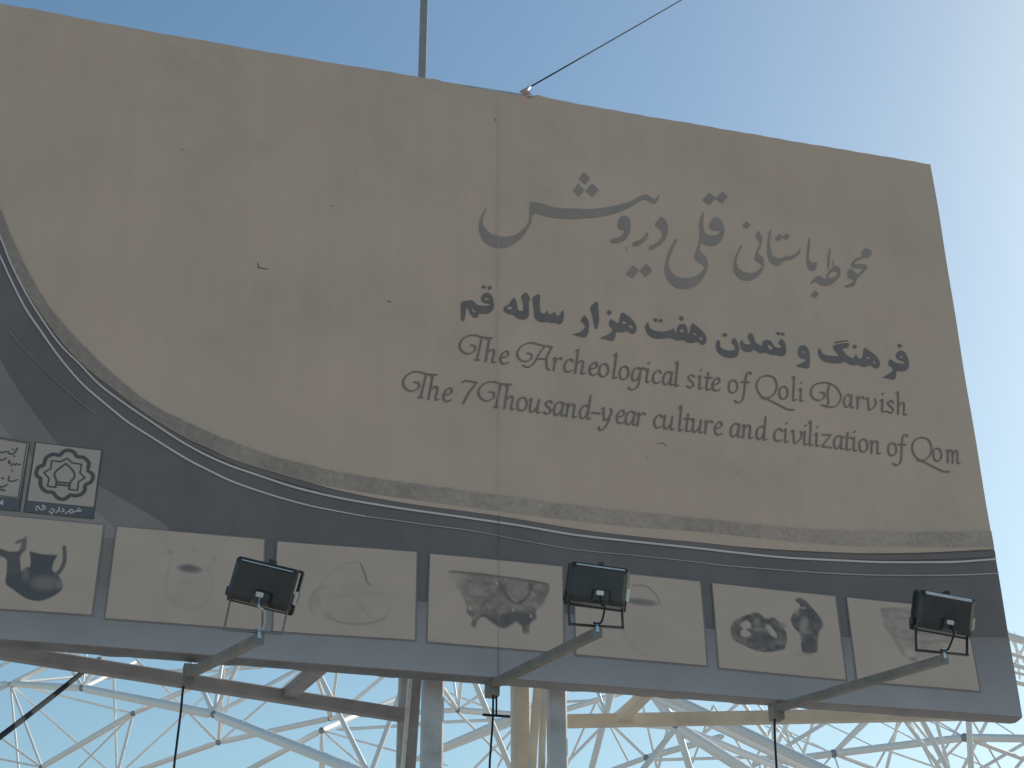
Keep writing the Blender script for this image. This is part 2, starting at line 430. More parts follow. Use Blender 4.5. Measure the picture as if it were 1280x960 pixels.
# ---- small raster tools working in board metres -----------------------------
def seg_dist(X, Y, a, b, ra, rb):
    d = b - a; L2 = d @ d
    if L2 < 1e-12:
        return np.hypot(X - a[0], Y - a[1]) - ra
    t = np.clip(((X - a[0]) * d[0] + (Y - a[1]) * d[1]) / L2, 0, 1)
    return np.hypot(X - a[0] - t * d[0], Y - a[1] - t * d[1]) - (ra + (rb - ra) * t)
class Field:
    def __init__(self, u0, v0, u1, v1, h):
        self.h = h; self.u0 = u0; self.v0 = v0
        self.nx = int((u1 - u0) / h) + 2; self.ny = int((v1 - v0) / h) + 2
        self.F = np.full((self.ny, self.nx), 1.0)
    def win(self, lo, hi, pad):
        i0 = max(0, int((lo[0] - pad - self.u0) / self.h)); i1 = min(self.nx, int((hi[0] + pad - self.u0) / self.h) + 2)
        j0 = max(0, int((lo[1] - pad - self.v0) / self.h)); j1 = min(self.ny, int((hi[1] + pad - self.v0) / self.h) + 2)
        if i1 <= i0 or j1 <= j0: return None
        X, Y = np.meshgrid(self.u0 + np.arange(i0, i1) * self.h, self.v0 + np.arange(j0, j1) * self.h)
        return slice(j0, j1), slice(i0, i1), X, Y
    def stroke(self, P, r):
        P = np.asarray(P, float)
        R = np.broadcast_to(np.asarray(r, float), (len(P),)) if np.ndim(r) == 0 else np.asarray(r, float)
        for k in range(len(P) - 1):
            lo = np.minimum(P[k], P[k+1]); hi = np.maximum(P[k], P[k+1])
            w = self.win(lo, hi, max(R[k], R[k+1]) + 2.5 * self.h)
            if w is None: continue
            sj, si, X, Y = w
            self.F[sj, si] = np.minimum(self.F[sj, si], seg_dist(X, Y, P[k], P[k+1], R[k], R[k+1]))
    def nib(self, P, width, thin, ang=0.65):
        d = np.array([math.cos(ang), math.sin(ang)])
        k = max(2, int(width / thin * 1.6))
        for q in np.linspace(-.5, .5, k):
            self.stroke(np.asarray(P) + d * q * (width - thin), thin / 2)
    def poly(self, P, hole=False):
        P = np.asarray(P, float)
        w = self.win(P.min(0), P.max(0), 3 * self.h)
        if w is None: return
        sj, si, X, Y = w
        D = np.full(X.shape, 1e9); ins = np.zeros(X.shape, bool)
        n = len(P)
        for k in range(n):
            a = P[k]; b = P[(k+1) % n]
            D = np.minimum(D, seg_dist(X, Y, a, b, 0, 0))
            if a[1] != b[1]:
                c = ((a[1] > Y) != (b[1] > Y)) & (X < (b[0] - a[0]) * (Y - a[1]) / (b[1] - a[1]) + a[0])
                ins ^= c
        D = np.where(ins, -D, D)
        if hole: self.F[sj, si] = np.maximum(self.F[sj, si], -D)
        else: self.F[sj, si] = np.minimum(self.F[sj, si], D)
    def build(self, name, mat, layer, parent=None):
        F = self.F; h = self.h
        ins = F < 0
        cnt = ins[:-1, :-1].astype(int) + ins[1:, :-1] + ins[:-1, 1:] + ins[1:, 1:]
        key = {}; UVl = []; faces = []
        def vid(k, u, v):
            if k not in key:
                key[k] = len(UVl); UVl.append((u, v))
            return key[k]
        js, is_ = np.nonzero(cnt > 0)
        for j, i in zip(js.tolist(), is_.tolist()):
            c = ((i, j), (i+1, j), (i+1, j+1), (i, j+1))
            poly = []
            for k in range(4):
                (xa, ya), (xb, yb) = c[k], c[(k+1) % 4]
                fa = F[ya, xa]; fb = F[yb, xb]
                if fa < 0: poly.append(vid((xa, ya), self.u0 + xa*h, self.v0 + ya*h))
                if (fa < 0) != (fb < 0):
                    t = fa / (fa - fb)
                    kk = (min(xa, xb), min(ya, yb), 'h' if ya == yb else 'v')
                    poly.append(vid(kk, self.u0 + (xa + (xb-xa)*t)*h, self.v0 + (ya + (yb-ya)*t)*h))
            if len(poly) > 2: faces.append(poly)
        A = np.array(UVl)
        return mesh(name, sheet_pos(A[:, 0], A[:, 1], layer), faces, mat, parent or banner, smooth=True)
CROP = dict(A=(590, 210, 8.5333), B=(720, 210, 6.4), C=(820, 230, 6.857), D=(910, 260, 9.6), E=(1000, 280, 9.6),
            F=(570, 350, 9.143), G=(700, 365, 10.667), H=(800, 385, 10.667), I=(890, 400, 9.143), J=(1010, 415, 9.143),
            K=(570, 410, 8.5333), M=(840, 450, 8.0), N=(940, 460, 6.095), L1=(0, 540, 8.0))
def P(c, pts):
    ox, oy, s = CROP[c]
    return [(ox + x / s, oy + y / s) for x, y in pts]
def area(px0, py0, px1, py1, h):
    q = uvs([(px0, py0), (px1, py0), (px0, py1), (px1, py1)])
    return Field(q[:, 0].min(), q[:, 1].min(), q[:, 0].max(), q[:, 1].max(), h)
def sm(pts, n=5): return uvs(catmull(pts, n, True))

# ---- title in flowing script ------------------------------------------------
T1 = area(590, 200, 1105, 385, 0.0042)
sheen = P('A', [(155, 425), (105, 500), (78, 580), (75, 650), (95, 730), (140, 795), (210, 840), (300, 855), (390, 840), (470, 790), (540, 730), (600, 640), (630, 580), (640, 520), (660, 495), (690, 490), (780, 520), (900, 540), (1040, 550), (1180, 548)]) + \
    P('B', [(0, 410), (120, 405), (240, 388), (350, 355), (430, 318), (500, 275), (545, 258), (590, 280), (625, 290), (645, 270), (668, 215), (640, 245), (615, 255), (580, 225), (550, 218), (510, 230), (450, 265), (350, 300), (200, 328), (60, 338)]) + \
    P('A', [(1150, 445), (1000, 440), (860, 425), (750, 390), (650, 368), (618, 378), (612, 420), (612, 500), (600, 580), (560, 640), (490, 700), (420, 728), (350, 735), (260, 725), (180, 685), (130, 630), (112, 580), (120, 510)])
T1.poly(sm(sheen))
for c, pl in [('B', [(380, 388), (415, 400), (432, 450), (428, 510), (405, 560), (360, 595), (300, 608), (273, 595), (285, 572), (330, 565), (370, 540), (385, 505), (350, 500), (330, 475), (335, 430), (352, 400)]),
              ('B', [(572, 520), (570, 550), (545, 590), (500, 622), (460, 632), (448, 615), (465, 595), (510, 580), (545, 550)]),
              ('B', [(675, 398), (705, 415), (728, 460), (730, 520), (715, 565), (680, 610), (630, 645), (595, 658), (580, 645), (590, 625), (630, 610), (670, 580), (690, 545), (680, 510), (650, 480), (627, 465), (650, 430)]),
              ('C', [(410, 235), (405, 300), (405, 370), (415, 410), (450, 438), (500, 440), (540, 425), (552, 405), (535, 398), (500, 398), (470, 385), (460, 355), (480, 310), (520, 278), (560, 310), (585, 360), (585, 420), (565, 470), (520, 520), (460, 530), (400, 510), (385, 500), (375, 560), (385, 580), (430, 625), (445, 670), (440, 730), (400, 810), (340, 870), (250, 900), (170, 888), (110, 840), (78, 770), (75, 710), (90, 630), (120, 560), (150, 500), (170, 475), (180, 485), (155, 535), (120, 620), (108, 680), (125, 740), (170, 790), (240, 805), (310, 800), (380, 765), (418, 715), (395, 690), (345, 655), (332, 625), (345, 570), (370, 490), (375, 420), (372, 340), (385, 285)]),
              ('D', [(370, 265), (400, 300), (418, 340), (415, 400), (395, 460), (370, 520), (375, 545), (420, 580), (437, 620), (435, 690), (400, 770), (340, 830), (250, 862), (170, 850), (110, 805), (78, 740), (75, 670), (90, 590), (120, 520), (150, 455), (168, 440), (170, 455), (140, 520), (110, 600), (108, 660), (130, 710), (180, 750), (250, 770), (330, 765), (390, 725), (415, 680), (390, 655), (335, 615), (325, 590), (345, 530), (375, 450), (392, 405), (370, 375), (342, 330)]),
              ('D', [(520, 255), (528, 270), (515, 340), (515, 430), (530, 520), (560, 570), (600, 588), (660, 590), (710, 562), (760, 570), (810, 545), (850, 510), (870, 480), (878, 495), (860, 540), (810, 585), (750, 610), (690, 622), (660, 645), (630, 675), (590, 680), (540, 660), (500, 610), (482, 540), (482, 430), (492, 340), (508, 275)]),
              ('E', [(120, 145), (128, 200), (120, 300), (112, 380), (120, 430), (150, 455), (180, 460), (205, 450), (205, 490), (190, 535), (150, 555), (115, 535), (92, 480), (85, 420), (92, 330), (105, 220)]),
              ('E', [(365, 285), (372, 320), (365, 400), (355, 500), (340, 545), (335, 450), (345, 350)]),
              ('E', [(130, 715), (160, 665), (210, 625), (250, 620), (290, 650), (320, 650), (330, 600), (360, 550), (400, 505), (395, 440), (408, 425), (412, 490), (450, 500), (480, 530), (488, 580), (470, 640), (420, 690), (360, 725), (300, 735), (250, 720), (210, 695), (170, 690)]),
              ('E', [(740, 345), (765, 305), (800, 290), (845, 312), (865, 350), (830, 395), (770, 405), (700, 430), (655, 465), (660, 480), (730, 480), (790, 490), (808, 510), (790, 550), (750, 590), (710, 630), (680, 670), (660, 720), (620, 750), (545, 757), (540, 740), (590, 722), (635, 695), (650, 665), (610, 660), (580, 635), (572, 590), (585, 550), (610, 535), (650, 560), (690, 600), (730, 565), (760, 535), (700, 530), (640, 520), (618, 505), (625, 470), (660, 425), (720, 395), (755, 385)])]:
    T1.poly(sm(P(c, pl)))
T1.poly(sm(P('E', [(345, 610), (385, 570), (430, 560), (455, 585), (440, 620), (400, 640), (360, 645)])), hole=True)
def rhomb(Fd, c, pl):
    Fd.poly(uvs(catmull(P(c, pl), 1, True)))
for c, pl in [('A', [(1190, 50), (1255, 115), (1200, 188), (1135, 125)]), ('A', [(1130, 178), (1190, 245), (1135, 320), (1070, 250)]), ('B', [(125, 132), (178, 180), (125, 242), (72, 188)]),
              ('B', [(450, 785), (500, 820), (450, 888), (395, 855)]), ('B', [(560, 772), (608, 820), (555, 880), (508, 828)]),
              ('C', [(460, 70), (515, 115), (462, 178), (398, 138)]), ('C', [(575, 58), (620, 100), (570, 162), (515, 120)]),
              ('D', [(225, 150), (280, 195), (228, 245), (180, 205)]), ('D', [(630, 295), (665, 330), (625, 385), (575, 355)]), ('D', [(715, 285), (752, 325), (705, 372), (665, 335)]),
              ('E', [(185, 785), (232, 830), (185, 885), (135, 845)])]:
    rhomb(T1, c, pl)
T1.build("persian_title", M_t1, 2)

# ---- second line, heavy upright script -----------------------------------------
T2 = area(570, 345, 1142, 482, 0.004)
for c, pl in [('F', [(60, 260), (90, 240), (150, 235), (175, 228), (210, 250), (240, 280), (300, 292), (360, 292), (395, 280), (395, 272), (350, 268), (305, 250), (285, 215), (300, 175), (345, 145), (385, 155), (415, 190), (432, 250), (432, 310), (410, 355), (370, 380), (310, 385), (268, 382), (255, 410), (225, 430), (185, 415), (155, 370), (140, 330), (118, 320), (112, 380), (100, 440), (85, 468), (62, 455), (57, 400), (55, 300)]),
              ('F', [(665, 205), (690, 245), (700, 300), (715, 345), (750, 352), (770, 340), (765, 270), (745, 190), (805, 145), (850, 235), (832, 240), (832, 390), (815, 435), (775, 452), (720, 445), (680, 420), (645, 395), (600, 390), (560, 365), (543, 330), (560, 300), (610, 275), (625, 240)]),
              ('F', [(955, 170), (955, 260), (965, 360), (990, 385), (1020, 380), (1040, 352), (1060, 390), (1090, 395), (1125, 365), (1145, 405), (1180, 410), (1195, 380), (1218, 350), (1230, 390), (1225, 460), (1200, 500), (1160, 508), (1130, 485), (1100, 495), (1060, 485), (1030, 480), (980, 485), (930, 465), (895, 420), (888, 330), (875, 205)]),
              ('G', [(318, 320), (350, 350), (378, 400), (383, 460), (375, 540), (335, 605), (250, 595), (170, 572), (180, 562), (250, 545), (310, 505), (330, 470), (315, 430), (275, 400), (280, 375)]),
              ('G', [(490, 140), (505, 230), (515, 340), (512, 430), (480, 500), (460, 480), (440, 400), (415, 280), (402, 210)]),
              ('G', [(680, 372), (720, 400), (775, 425), (780, 390), (795, 350), (800, 310), (830, 285), (880, 315), (950, 370), (1000, 440), (1015, 500), (990, 560), (940, 562), (890, 530), (830, 545), (745, 545), (735, 600), (700, 655), (620, 640), (540, 622), (560, 605), (640, 570), (695, 530), (690, 500), (645, 440), (655, 400)]),
              ('H', [(95, 205), (115, 230), (125, 270), (180, 305), (260, 322), (350, 315), (410, 295), (445, 275), (455, 310), (480, 330), (495, 270), (520, 230), (560, 215), (600, 225), (625, 270), (635, 340), (655, 340), (670, 270), (690, 215), (710, 210), (770, 255), (830, 310), (880, 380), (882, 440), (850, 490), (810, 485), (765, 455), (700, 467), (630, 460), (570, 430), (500, 437), (440, 420), (405, 400), (340, 410), (240, 417), (170, 405), (110, 370), (75, 310), (65, 250)]),
              ('I', [(255, 205), (290, 250), (308, 310), (305, 370), (285, 415), (220, 435), (150, 425), (90, 395), (55, 350), (45, 290), (55, 240), (75, 230), (90, 250), (92, 300), (120, 330), (190, 350), (250, 345), (265, 320), (250, 290), (222, 250)]),
              ('I', [(450, 145), (480, 190), (500, 250), (540, 285), (575, 290), (580, 250), (620, 225), (670, 235), (700, 280), (725, 310), (780, 320), (795, 300), (762, 260), (795, 215), (825, 240), (845, 300), (848, 360), (830, 400), (790, 413), (735, 400), (690, 398), (640, 385), (600, 370), (570, 382), (520, 365), (485, 335), (450, 360), (400, 365), (350, 345), (328, 310), (325, 250), (345, 228), (365, 265), (420, 280), (445, 260), (410, 185)]),
              ('I', [(1035, 285), (1080, 300), (1110, 360), (1118, 440), (1112, 520), (1095, 558), (1030, 548), (960, 530), (980, 515), (1050, 480), (1075, 450), (1030, 440), (990, 410), (985, 350), (1000, 305)]),
              ('J', [(130, 180), (150, 205), (165, 240), (210, 262), (300, 272), (355, 268), (340, 240), (300, 195), (305, 145), (465, 120), (465, 170), (400, 185), (440, 250), (490, 285), (530, 290), (555, 250), (575, 290), (610, 300), (630, 270), (640, 200), (660, 178), (720, 220), (790, 275), (822, 335), (820, 385), (790, 412), (745, 395), (715, 375), (660, 395), (600, 385), (575, 368), (520, 375), (470, 365), (425, 335), (390, 350), (320, 357), (240, 350), (170, 325), (130, 285), (118, 230)]),
              ('J', [(1065, 205), (1110, 225), (1145, 280), (1160, 340), (1155, 400), (1120, 435), (1070, 445), (1018, 445), (1010, 500), (990, 540), (920, 530), (860, 515), (880, 500), (940, 465), (975, 430), (965, 400), (925, 365), (945, 305), (990, 335), (1040, 352), (1100, 355), (1118, 345), (1080, 325), (1030, 305), (1012, 270), (1025, 230)])]:
    T2.poly(sm(P(c, pl), 4))
for c, pl in [('F', [(330, 203), (360, 206), (382, 222), (355, 230), (330, 224)]), ('F', [(183, 308), (205, 343), (224, 350), (215, 372), (188, 352)]), ('F', [(583, 322), (625, 296), (642, 330), (600, 337)]),
              ('G', [(815, 410), (850, 400), (882, 415), (865, 437), (835, 432)]), ('G', [(935, 438), (967, 490), (940, 492), (913, 470)]),
              ('H', [(528, 290), (560, 288), (592, 310), (555, 327), (530, 312)]), ('H', [(698, 333), (730, 333), (757, 360), (725, 364)]), ('H', [(800, 378), (842, 415), (830, 432), (788, 410)]),
              ('I', [(645, 278), (680, 298), (697, 332), (660, 337), (643, 310)]), ('I', [(1028, 353), (1067, 362), (1060, 380), (1028, 370)]),
              ('J', [(673, 285), (700, 278), (717, 295), (690, 304)]), ('J', [(748, 323), (782, 345), (770, 357), (748, 347)]), ('J', [(1058, 263), (1092, 275), (1086, 292), (1058, 287)])]:
    T2.poly(sm(P(c, pl), 3), hole=True)
for c, pl in [('F', [(318, 55), (345, 80), (318, 105), (290, 80)]), ('F', [(385, 62), (412, 92), (380, 118), (355, 90)]), ('G', [(648, 245), (690, 280), (650, 322), (610, 282)]),
              ('H', [(205, 138), (235, 170), (205, 200), (172, 165)]), ('H', [(270, 145), (303, 178), (272, 208), (240, 172)]), ('H', [(548, 105), (588, 145), (550, 178), (510, 140)]),
              ('I', [(148, 142), (182, 172), (150, 198), (115, 165)]), ('I', [(760, 128), (790, 150), (760, 175), (728, 145)]), ('I', [(812, 135), (840, 160), (810, 180), (785, 155)]),
              ('J', [(305, 108), (460, 85), (462, 98), (308, 124)]), ('J', [(540, 135), (570, 162), (542, 190), (508, 160)]), ('J', [(1050, 125), (1085, 155), (1055, 180), (1022, 150)])]:
    rhomb(T2, c, pl)
T2.build("persian_subtitle", M_t2, 2)

# ---- English lines: broad-nib italic ----------------------------------------
_a = [(.64, .86), (.46, .98), (.22, .86), (.09, .5), (.13, .12), (.3, .02), (.5, .22), (.63, .6)]
GL = {
 'a': [_a, [(.67, .97), (.61, .2), (.66, .03), (.8, .09)]],
 'c': [[(.62, .8), (.5, .97), (.25, .86), (.09, .5), (.15, .15), (.35, .02), (.6, .16)]],
 'd': [_a, [(.7, 1.72), (.63, .2), (.68, .03), (.82, .09)]],
 'e': [[(.1, .45), (.4, .54), (.58, .74), (.47, .97), (.27, .88), (.09, .5), (.15, .15), (.35, .02), (.62, .16)]],
 'f': [[(.98, 1.6), (.8, 1.72), (.62, 1.5), (.54, .8), (.46, -.2), (.3, -.55), (.06, -.66), (-.14, -.54)], [(.26, .9), (.84, .95)]],
 'g': [_a, [(.92, .97), (.67, .95), (.62, .1), (.52, -.4), (.27, -.62), (.02, -.62), (-.1, -.5)]],
 'h': [[(.0, 1.66), (.14, 1.74), (.1, 0)], [(.12, .6), (.36, .93), (.54, .9), (.57, .65), (.53, .15), (.6, .02), (.74, .09)]],
 'i': [[(.0, .86), (.13, .96), (.1, .15), (.18, .03), (.32, .1)], [(.14, 1.38), (.19, 1.46)]],
 'l': [[(.0, 1.64), (.14, 1.73), (.1, .15), (.18, .03), (.32, .09)]],
 'm': [[(0, .86), (.12, .96), (.1, 0)], [(.12, .6), (.3, .93), (.45, .9), (.48, .65), (.46, 0)], [(.49, .6), (.68, .93), (.82, .9), (.86, .65), (.83, .12), (.91, .02), (1.02, .09)]],
 'n': [[(0, .86), (.12, .96), (.1, 0)], [(.12, .6), (.36, .93), (.54, .9), (.57, .65), (.53, .15), (.6, .02), (.74, .09)]],
 'o': [[(.42, .98), (.17, .85), (.08, .5), (.15, .12), (.35, .02), (.59, .15), (.69, .5), (.61, .85), (.42, .98)]],
 'r': [[(0, .86), (.12, .96), (.1, 0)], [(.12, .6), (.3, .9), (.48, .97), (.56, .86)]],
 's': [[(.52, .83), (.36, .97), (.13, .86), (.13, .66), (.43, .4), (.46, .16), (.26, .02), (.02, .13)]],
 't': [[(.18, 1.3), (.1, .2), (.18, .03), (.4, .11)], [(-.08, .92), (.46, .95)]],
 'u': [[(0, .86), (.11, .96), (.08, .3), (.18, .03), (.38, .14), (.57, .5)], [(.62, .96), (.57, .15), (.64, .03), (.78, .09)]],
 'v': [[(0, .86), (.15, .96), (.2, .5), (.26, .04), (.56, .25), (.78, .6), (.7, .96)]],
 'y': [[(0, .88), (.13, .96), (.16, .5), (.26, .08), (.5, .3), (.68, .72), (.6, .98)], [(.66, .7), (.52, .05), (.32, -.4), (.1, -.62), (-.06, -.6), (-.08, -.42)]],
 'z': [[(.05, .92), (.68, .95), (.05, .06), (.74, .03)]],
 '7': [[(0, 1.5), (.1, 1.64), (.92, 1.62), (.48, .8), (.22, 0)]],
 '-': [[(0, .52), (.58, .54)]],
}
XH = 0.0945
NW, NT = 0.0172, 0.0066
def put(Fd, ch, px, line):
    """letter whose left side meets the baseline at photo column px"""
    u0, v0 = line(px)
    for st in GL[ch]:
        p = np.array(catmull(st, 5))
        sharp = ch in 'z7-' or len(st) <= 3
        if sharp: p = np.array(st, float)
        q = np.stack([u0 + (p[:, 0] * .97 + 0.12 * p[:, 1]) * XH - 0.004, v0 + p[:, 1] * XH], -1)
        Fd.nib(q, NW, NT)
def mkline(a, b):
    A = uv(*a); B = uv(*b)
    def f(px):
        y = a[1] + (b[1] - a[1]) * (px - a[0]) / (b[0] - a[0])
        return uv(px, y)[0], (A[1] + B[1]) / 2
    return f
LN3 = mkline((593, 449.5), (1134, 520)); LN4 = mkline((525, 498.6), (1202, 580.5))
swT = [P('K', s) for s in ([(155, 180), (200, 190), (200, 240), (130, 275), (65, 245), (40, 190), (60, 130), (125, 82), (200, 74), (280, 95), (388, 105)], [(277, 105), (225, 330)], [(200, 336), (247, 342)])]
swA = [P('K', s) for s in ([(760, 265), (803, 275), (808, 312), (770, 350), (710, 350), (665, 310), (655, 260), (690, 200), (760, 162), (820, 157), (900, 180), (1027, 202)], [(940, 205), (890, 270), (840, 360), (790, 408), (745, 412), (715, 393)], [(1022, 205), (982, 280), (966, 340), (970, 425), (1000, 445)], [(860, 328), (970, 330)])]
swQ = [P('M', s) for s in ([(945, 155), (1015, 180), (1045, 260), (1020, 340), (960, 380), (900, 370), (855, 310), (845, 240), (880, 180), (945, 155)], [(890, 380), (960, 400), (1060, 450), (1150, 495), (1215, 500)])]
swD = [P('N', s) for s in ([(515, 190), (545, 195), (545, 230), (510, 250), (465, 235), (445, 190), (470, 135), (530, 115), (590, 120), (640, 150), (675, 210), (665, 260), (630, 295), (580, 300), (525, 285)], [(587, 132), (573, 200), (580, 270), (560, 292)])]
def swash(Fd, strokes, du=0.0, dv=0.0):
    for s in strokes:
        q = uvs(catmull(s, 6)) + np.array([du, dv])
        Fd.nib(q, NW * .92, NT)
T3 = area(568, 400, 1148, 545, 0.0032)
for st in (swT, swA, swQ, swD): swash(T3, st)
for ch, px in [('h', 606), ('e', 624), ('r', 691), ('c', 704), ('h', 718), ('e', 735.5), ('o', 748), ('l', 766), ('o', 773.5), ('g', 789), ('i', 807), ('c', 815), ('a', 828), ('l', 843.5),
               ('s', 859), ('i', 873), ('t', 882), ('e', 889.5), ('o', 910), ('f', 922), ('o', 973), ('l', 990), ('i', 999),
               ('a', 1054), ('r', 1071), ('v', 1083), ('i', 1102), ('s', 1109.5), ('h', 1122)]:
    put(T3, ch, px, LN3)
T3.build("english_title", M_t3, 2)
T4 = area(498, 455, 1212, 610, 0.0032)
tb = uv(598, 449.6)
for px in (527, 621.5):
    u_, v_ = LN4(px)
    swash(T4, swT, u_ - tb[0], v_ - LN3(598)[1])
ql = uv(945, 495)[0]
swash(T4, swQ, uv(1140.7, 573)[0] - ql, LN4(1150)[1] - LN3(950)[1])
for ch, px in [('h', 534), ('e', 552), ('7', 575), ('h', 629), ('o', 645), ('u', 661), ('s', 679.5), ('a', 691), ('n', 707), ('d', 723.5), ('-', 740), ('y', 752), ('e', 770), ('a', 781.5), ('r', 796.5),
               ('c', 817), ('u', 829.5), ('l', 848.5), ('t', 857), ('u', 865.5), ('r', 881), ('e', 892.5), ('a', 912.5), ('n', 928), ('d', 944.5), ('c', 966.5), ('i', 980), ('v', 989), ('i', 1004), ('l', 1011),
               ('i', 1019), ('z', 1027), ('a', 1041.5), ('t', 1057), ('i', 1066), ('o', 1073.5), ('n', 1088.5), ('o', 1110), ('f', 1119.5), ('o', 1166.5), ('m', 1184)]:
    put(T4, ch, px, LN4)
T4.build("english_subtitle", M_t3, 2)

# ---- picture panels ----------------------------------------------------------
CREAM = np.array([0.60, 0.45, 0.365])
class Picture:
    def __init__(self, quad, res=1.25):
        """quad: TL, TR, BR, BL in photo px"""
        q = np.array(quad, float)
        w = np.hypot(*(q[1] - q[0])); h = np.hypot(*(q[3] - q[0]))
        self.nx = int(w / res); self.ny = int(h / res)
        quv = uvs(quad)
        s, t = np.meshgrid(np.linspace(0, 1, self.nx + 1), np.linspace(0, 1, self.ny + 1))
        self.U = (quv[0, 0]*(1-s) + quv[1, 0]*s)*(1-t) + (quv[3, 0]*(1-s) + quv[2, 0]*s)*t
        self.Vv = (quv[0, 1]*(1-s) + quv[1, 1]*s)*(1-t) + (quv[3, 1]*(1-s) + quv[2, 1]*s)*t
        # back to photo px for painting
        w3 = np.stack([P0[0] + UD[0]*self.U, P0[1] + UD[1]*self.U, self.Vv], -1) - CAM
        z = w3 @ FW
        self.X = 640 + FPX * (w3 @ RT) / z; self.Y = 480 - FPX * (w3 @ UP) / z
        rs = np.random.RandomState(int(q[0, 0]) % 97 + 3)
        self.C = np.tile(CREAM, self.X.shape + (1,))
        self.rs = rs
    def noise(self, k):
        g = self.rs.rand(k, k)
        y = np.linspace(0, k - 1.001, self.ny + 1); x = np.linspace(0, k - 1.001, self.nx + 1)
        yi = y.astype(int); xi = x.astype(int); fy = (y - yi)[:, None]; fx = (x - xi)[None, :]
        a = g[yi][:, xi]; b = g[yi][:, xi+1]; c = g[yi+1][:, xi]; d = g[yi+1][:, xi+1]
        return (a*(1-fx)+b*fx)*(1-fy) + (c*(1-fx)+d*fx)*fy
    def blend(self, al, colr):
        colr = np.array(colr) * (1.0 if colr is CREAM else np.array([1.18, 1.0, .92]))
        al = np.clip(al, 0, 1)[..., None]
        self.C = self.C * (1 - al) + np.array(colr) * al
    def poly(self, pts, colr, soft=1.5, op=1.0, smooth=True, mott=0.0, grain=0.0):
        P_ = catmull(pts, 4, True) if smooth else np.array(pts, float)
        D = np.full(self.X.shape, 1e9); ins = np.zeros(self.X.shape, bool)
        for k in range(len(P_)):
            a = P_[k]; b = P_[(k+1) % len(P_)]
            D = np.minimum(D, seg_dist(self.X, self.Y, a, b, 0, 0))
            if a[1] != b[1]:
                ins ^= ((a[1] > self.Y) != (b[1] > self.Y)) & (self.X < (b[0]-a[0])*(self.Y-a[1])/(b[1]-a[1])+a[0])
        D = np.where(ins, D, -D)
        al = np.clip(D / soft + 0.5, 0, 1) * op
        if mott: al = al * (1 - mott + 2 * mott * np.clip(self.noise(18), 0, 1) * self.noise(9) * 1.6)
        self.blend(al, colr)
        if grain:
            g = (self.noise(60) - .5) * .9 + (self.noise(26) - .5) * 1.1
            self.C *= (1 + grain * g * np.clip(al, 0, 1))[..., None]
    def stroke(self, pts, w, colr, op=1.0, soft=1.2):
        P_ = catmull(pts, 5)
        D = np.full(self.X.shape, 1e9)
        for k in range(len(P_) - 1):
            D = np.minimum(D, seg_dist(self.X, self.Y, P_[k], P_[k+1], w/2, w/2))
        self.blend(np.clip(0.5 - D / soft, 0, 1) * op, colr)
    def blob(self, x, y, rx, ry, colr, op=1.0, rot=0.0, p=2.0):
        dx = self.X - x; dy = self.Y - y
        c, s = math.cos(rot), math.sin(rot)
        r = np.sqrt(((dx*c + dy*s)/rx)**2 + ((-dx*s + dy*c)/ry)**2)
        self.blend(np.clip(1 - r**p, 0, 1) * op, colr)
    def build(self, name, layer):
        self.C *= (0.97 + 0.06 * self.noise(7))[..., None]
        V = sheet_pos(self.U.ravel(), self.Vv.ravel(), layer)
        nx = self.nx + 1
        F = [(j*nx+i, (j+1)*nx+i, (j+1)*nx+i+1, j*nx+i+1) for j in range(self.ny) for i in range(self.nx)]
        o = mesh(name, V, F, M_pic, banner, smooth=True)
        ca = o.data.color_attributes.new("Col", 'FLOAT_COLOR', 'POINT')
        ca.data.foreach_set("color", np.concatenate([self.C.reshape(-1, 3), np.ones((len(V), 1))], 1).ravel().astype(np.float32))
        return o
quads = [[(-45, 640.5), (129, 657), (114, 770), (-64, 757)],
         [(146.5, 659), (330, 675), (326, 788), (131.5, 774)],
         [(347, 677.5), (520, 691.5), (518, 800.5), (341, 789)],
         [(537, 694), (702, 709), (704, 816), (534, 802.5)],
         [(718, 710.5), (875, 727), (883, 832), (720, 818)],
         [(890.5, 729), (1043, 746), (1056.5, 850), (899, 834.5)],
         [(1058, 747.5), (1204, 764), (1222, 865), (1071, 852)]]
cm = [(0, 640, 5.3333), (200, 640, 5.3333), (370, 640, 5.3333), (530, 660, 5.3333), (690, 680, 5.3333), (860, 700, 5.3333), (1040, 680, 5.3333)]
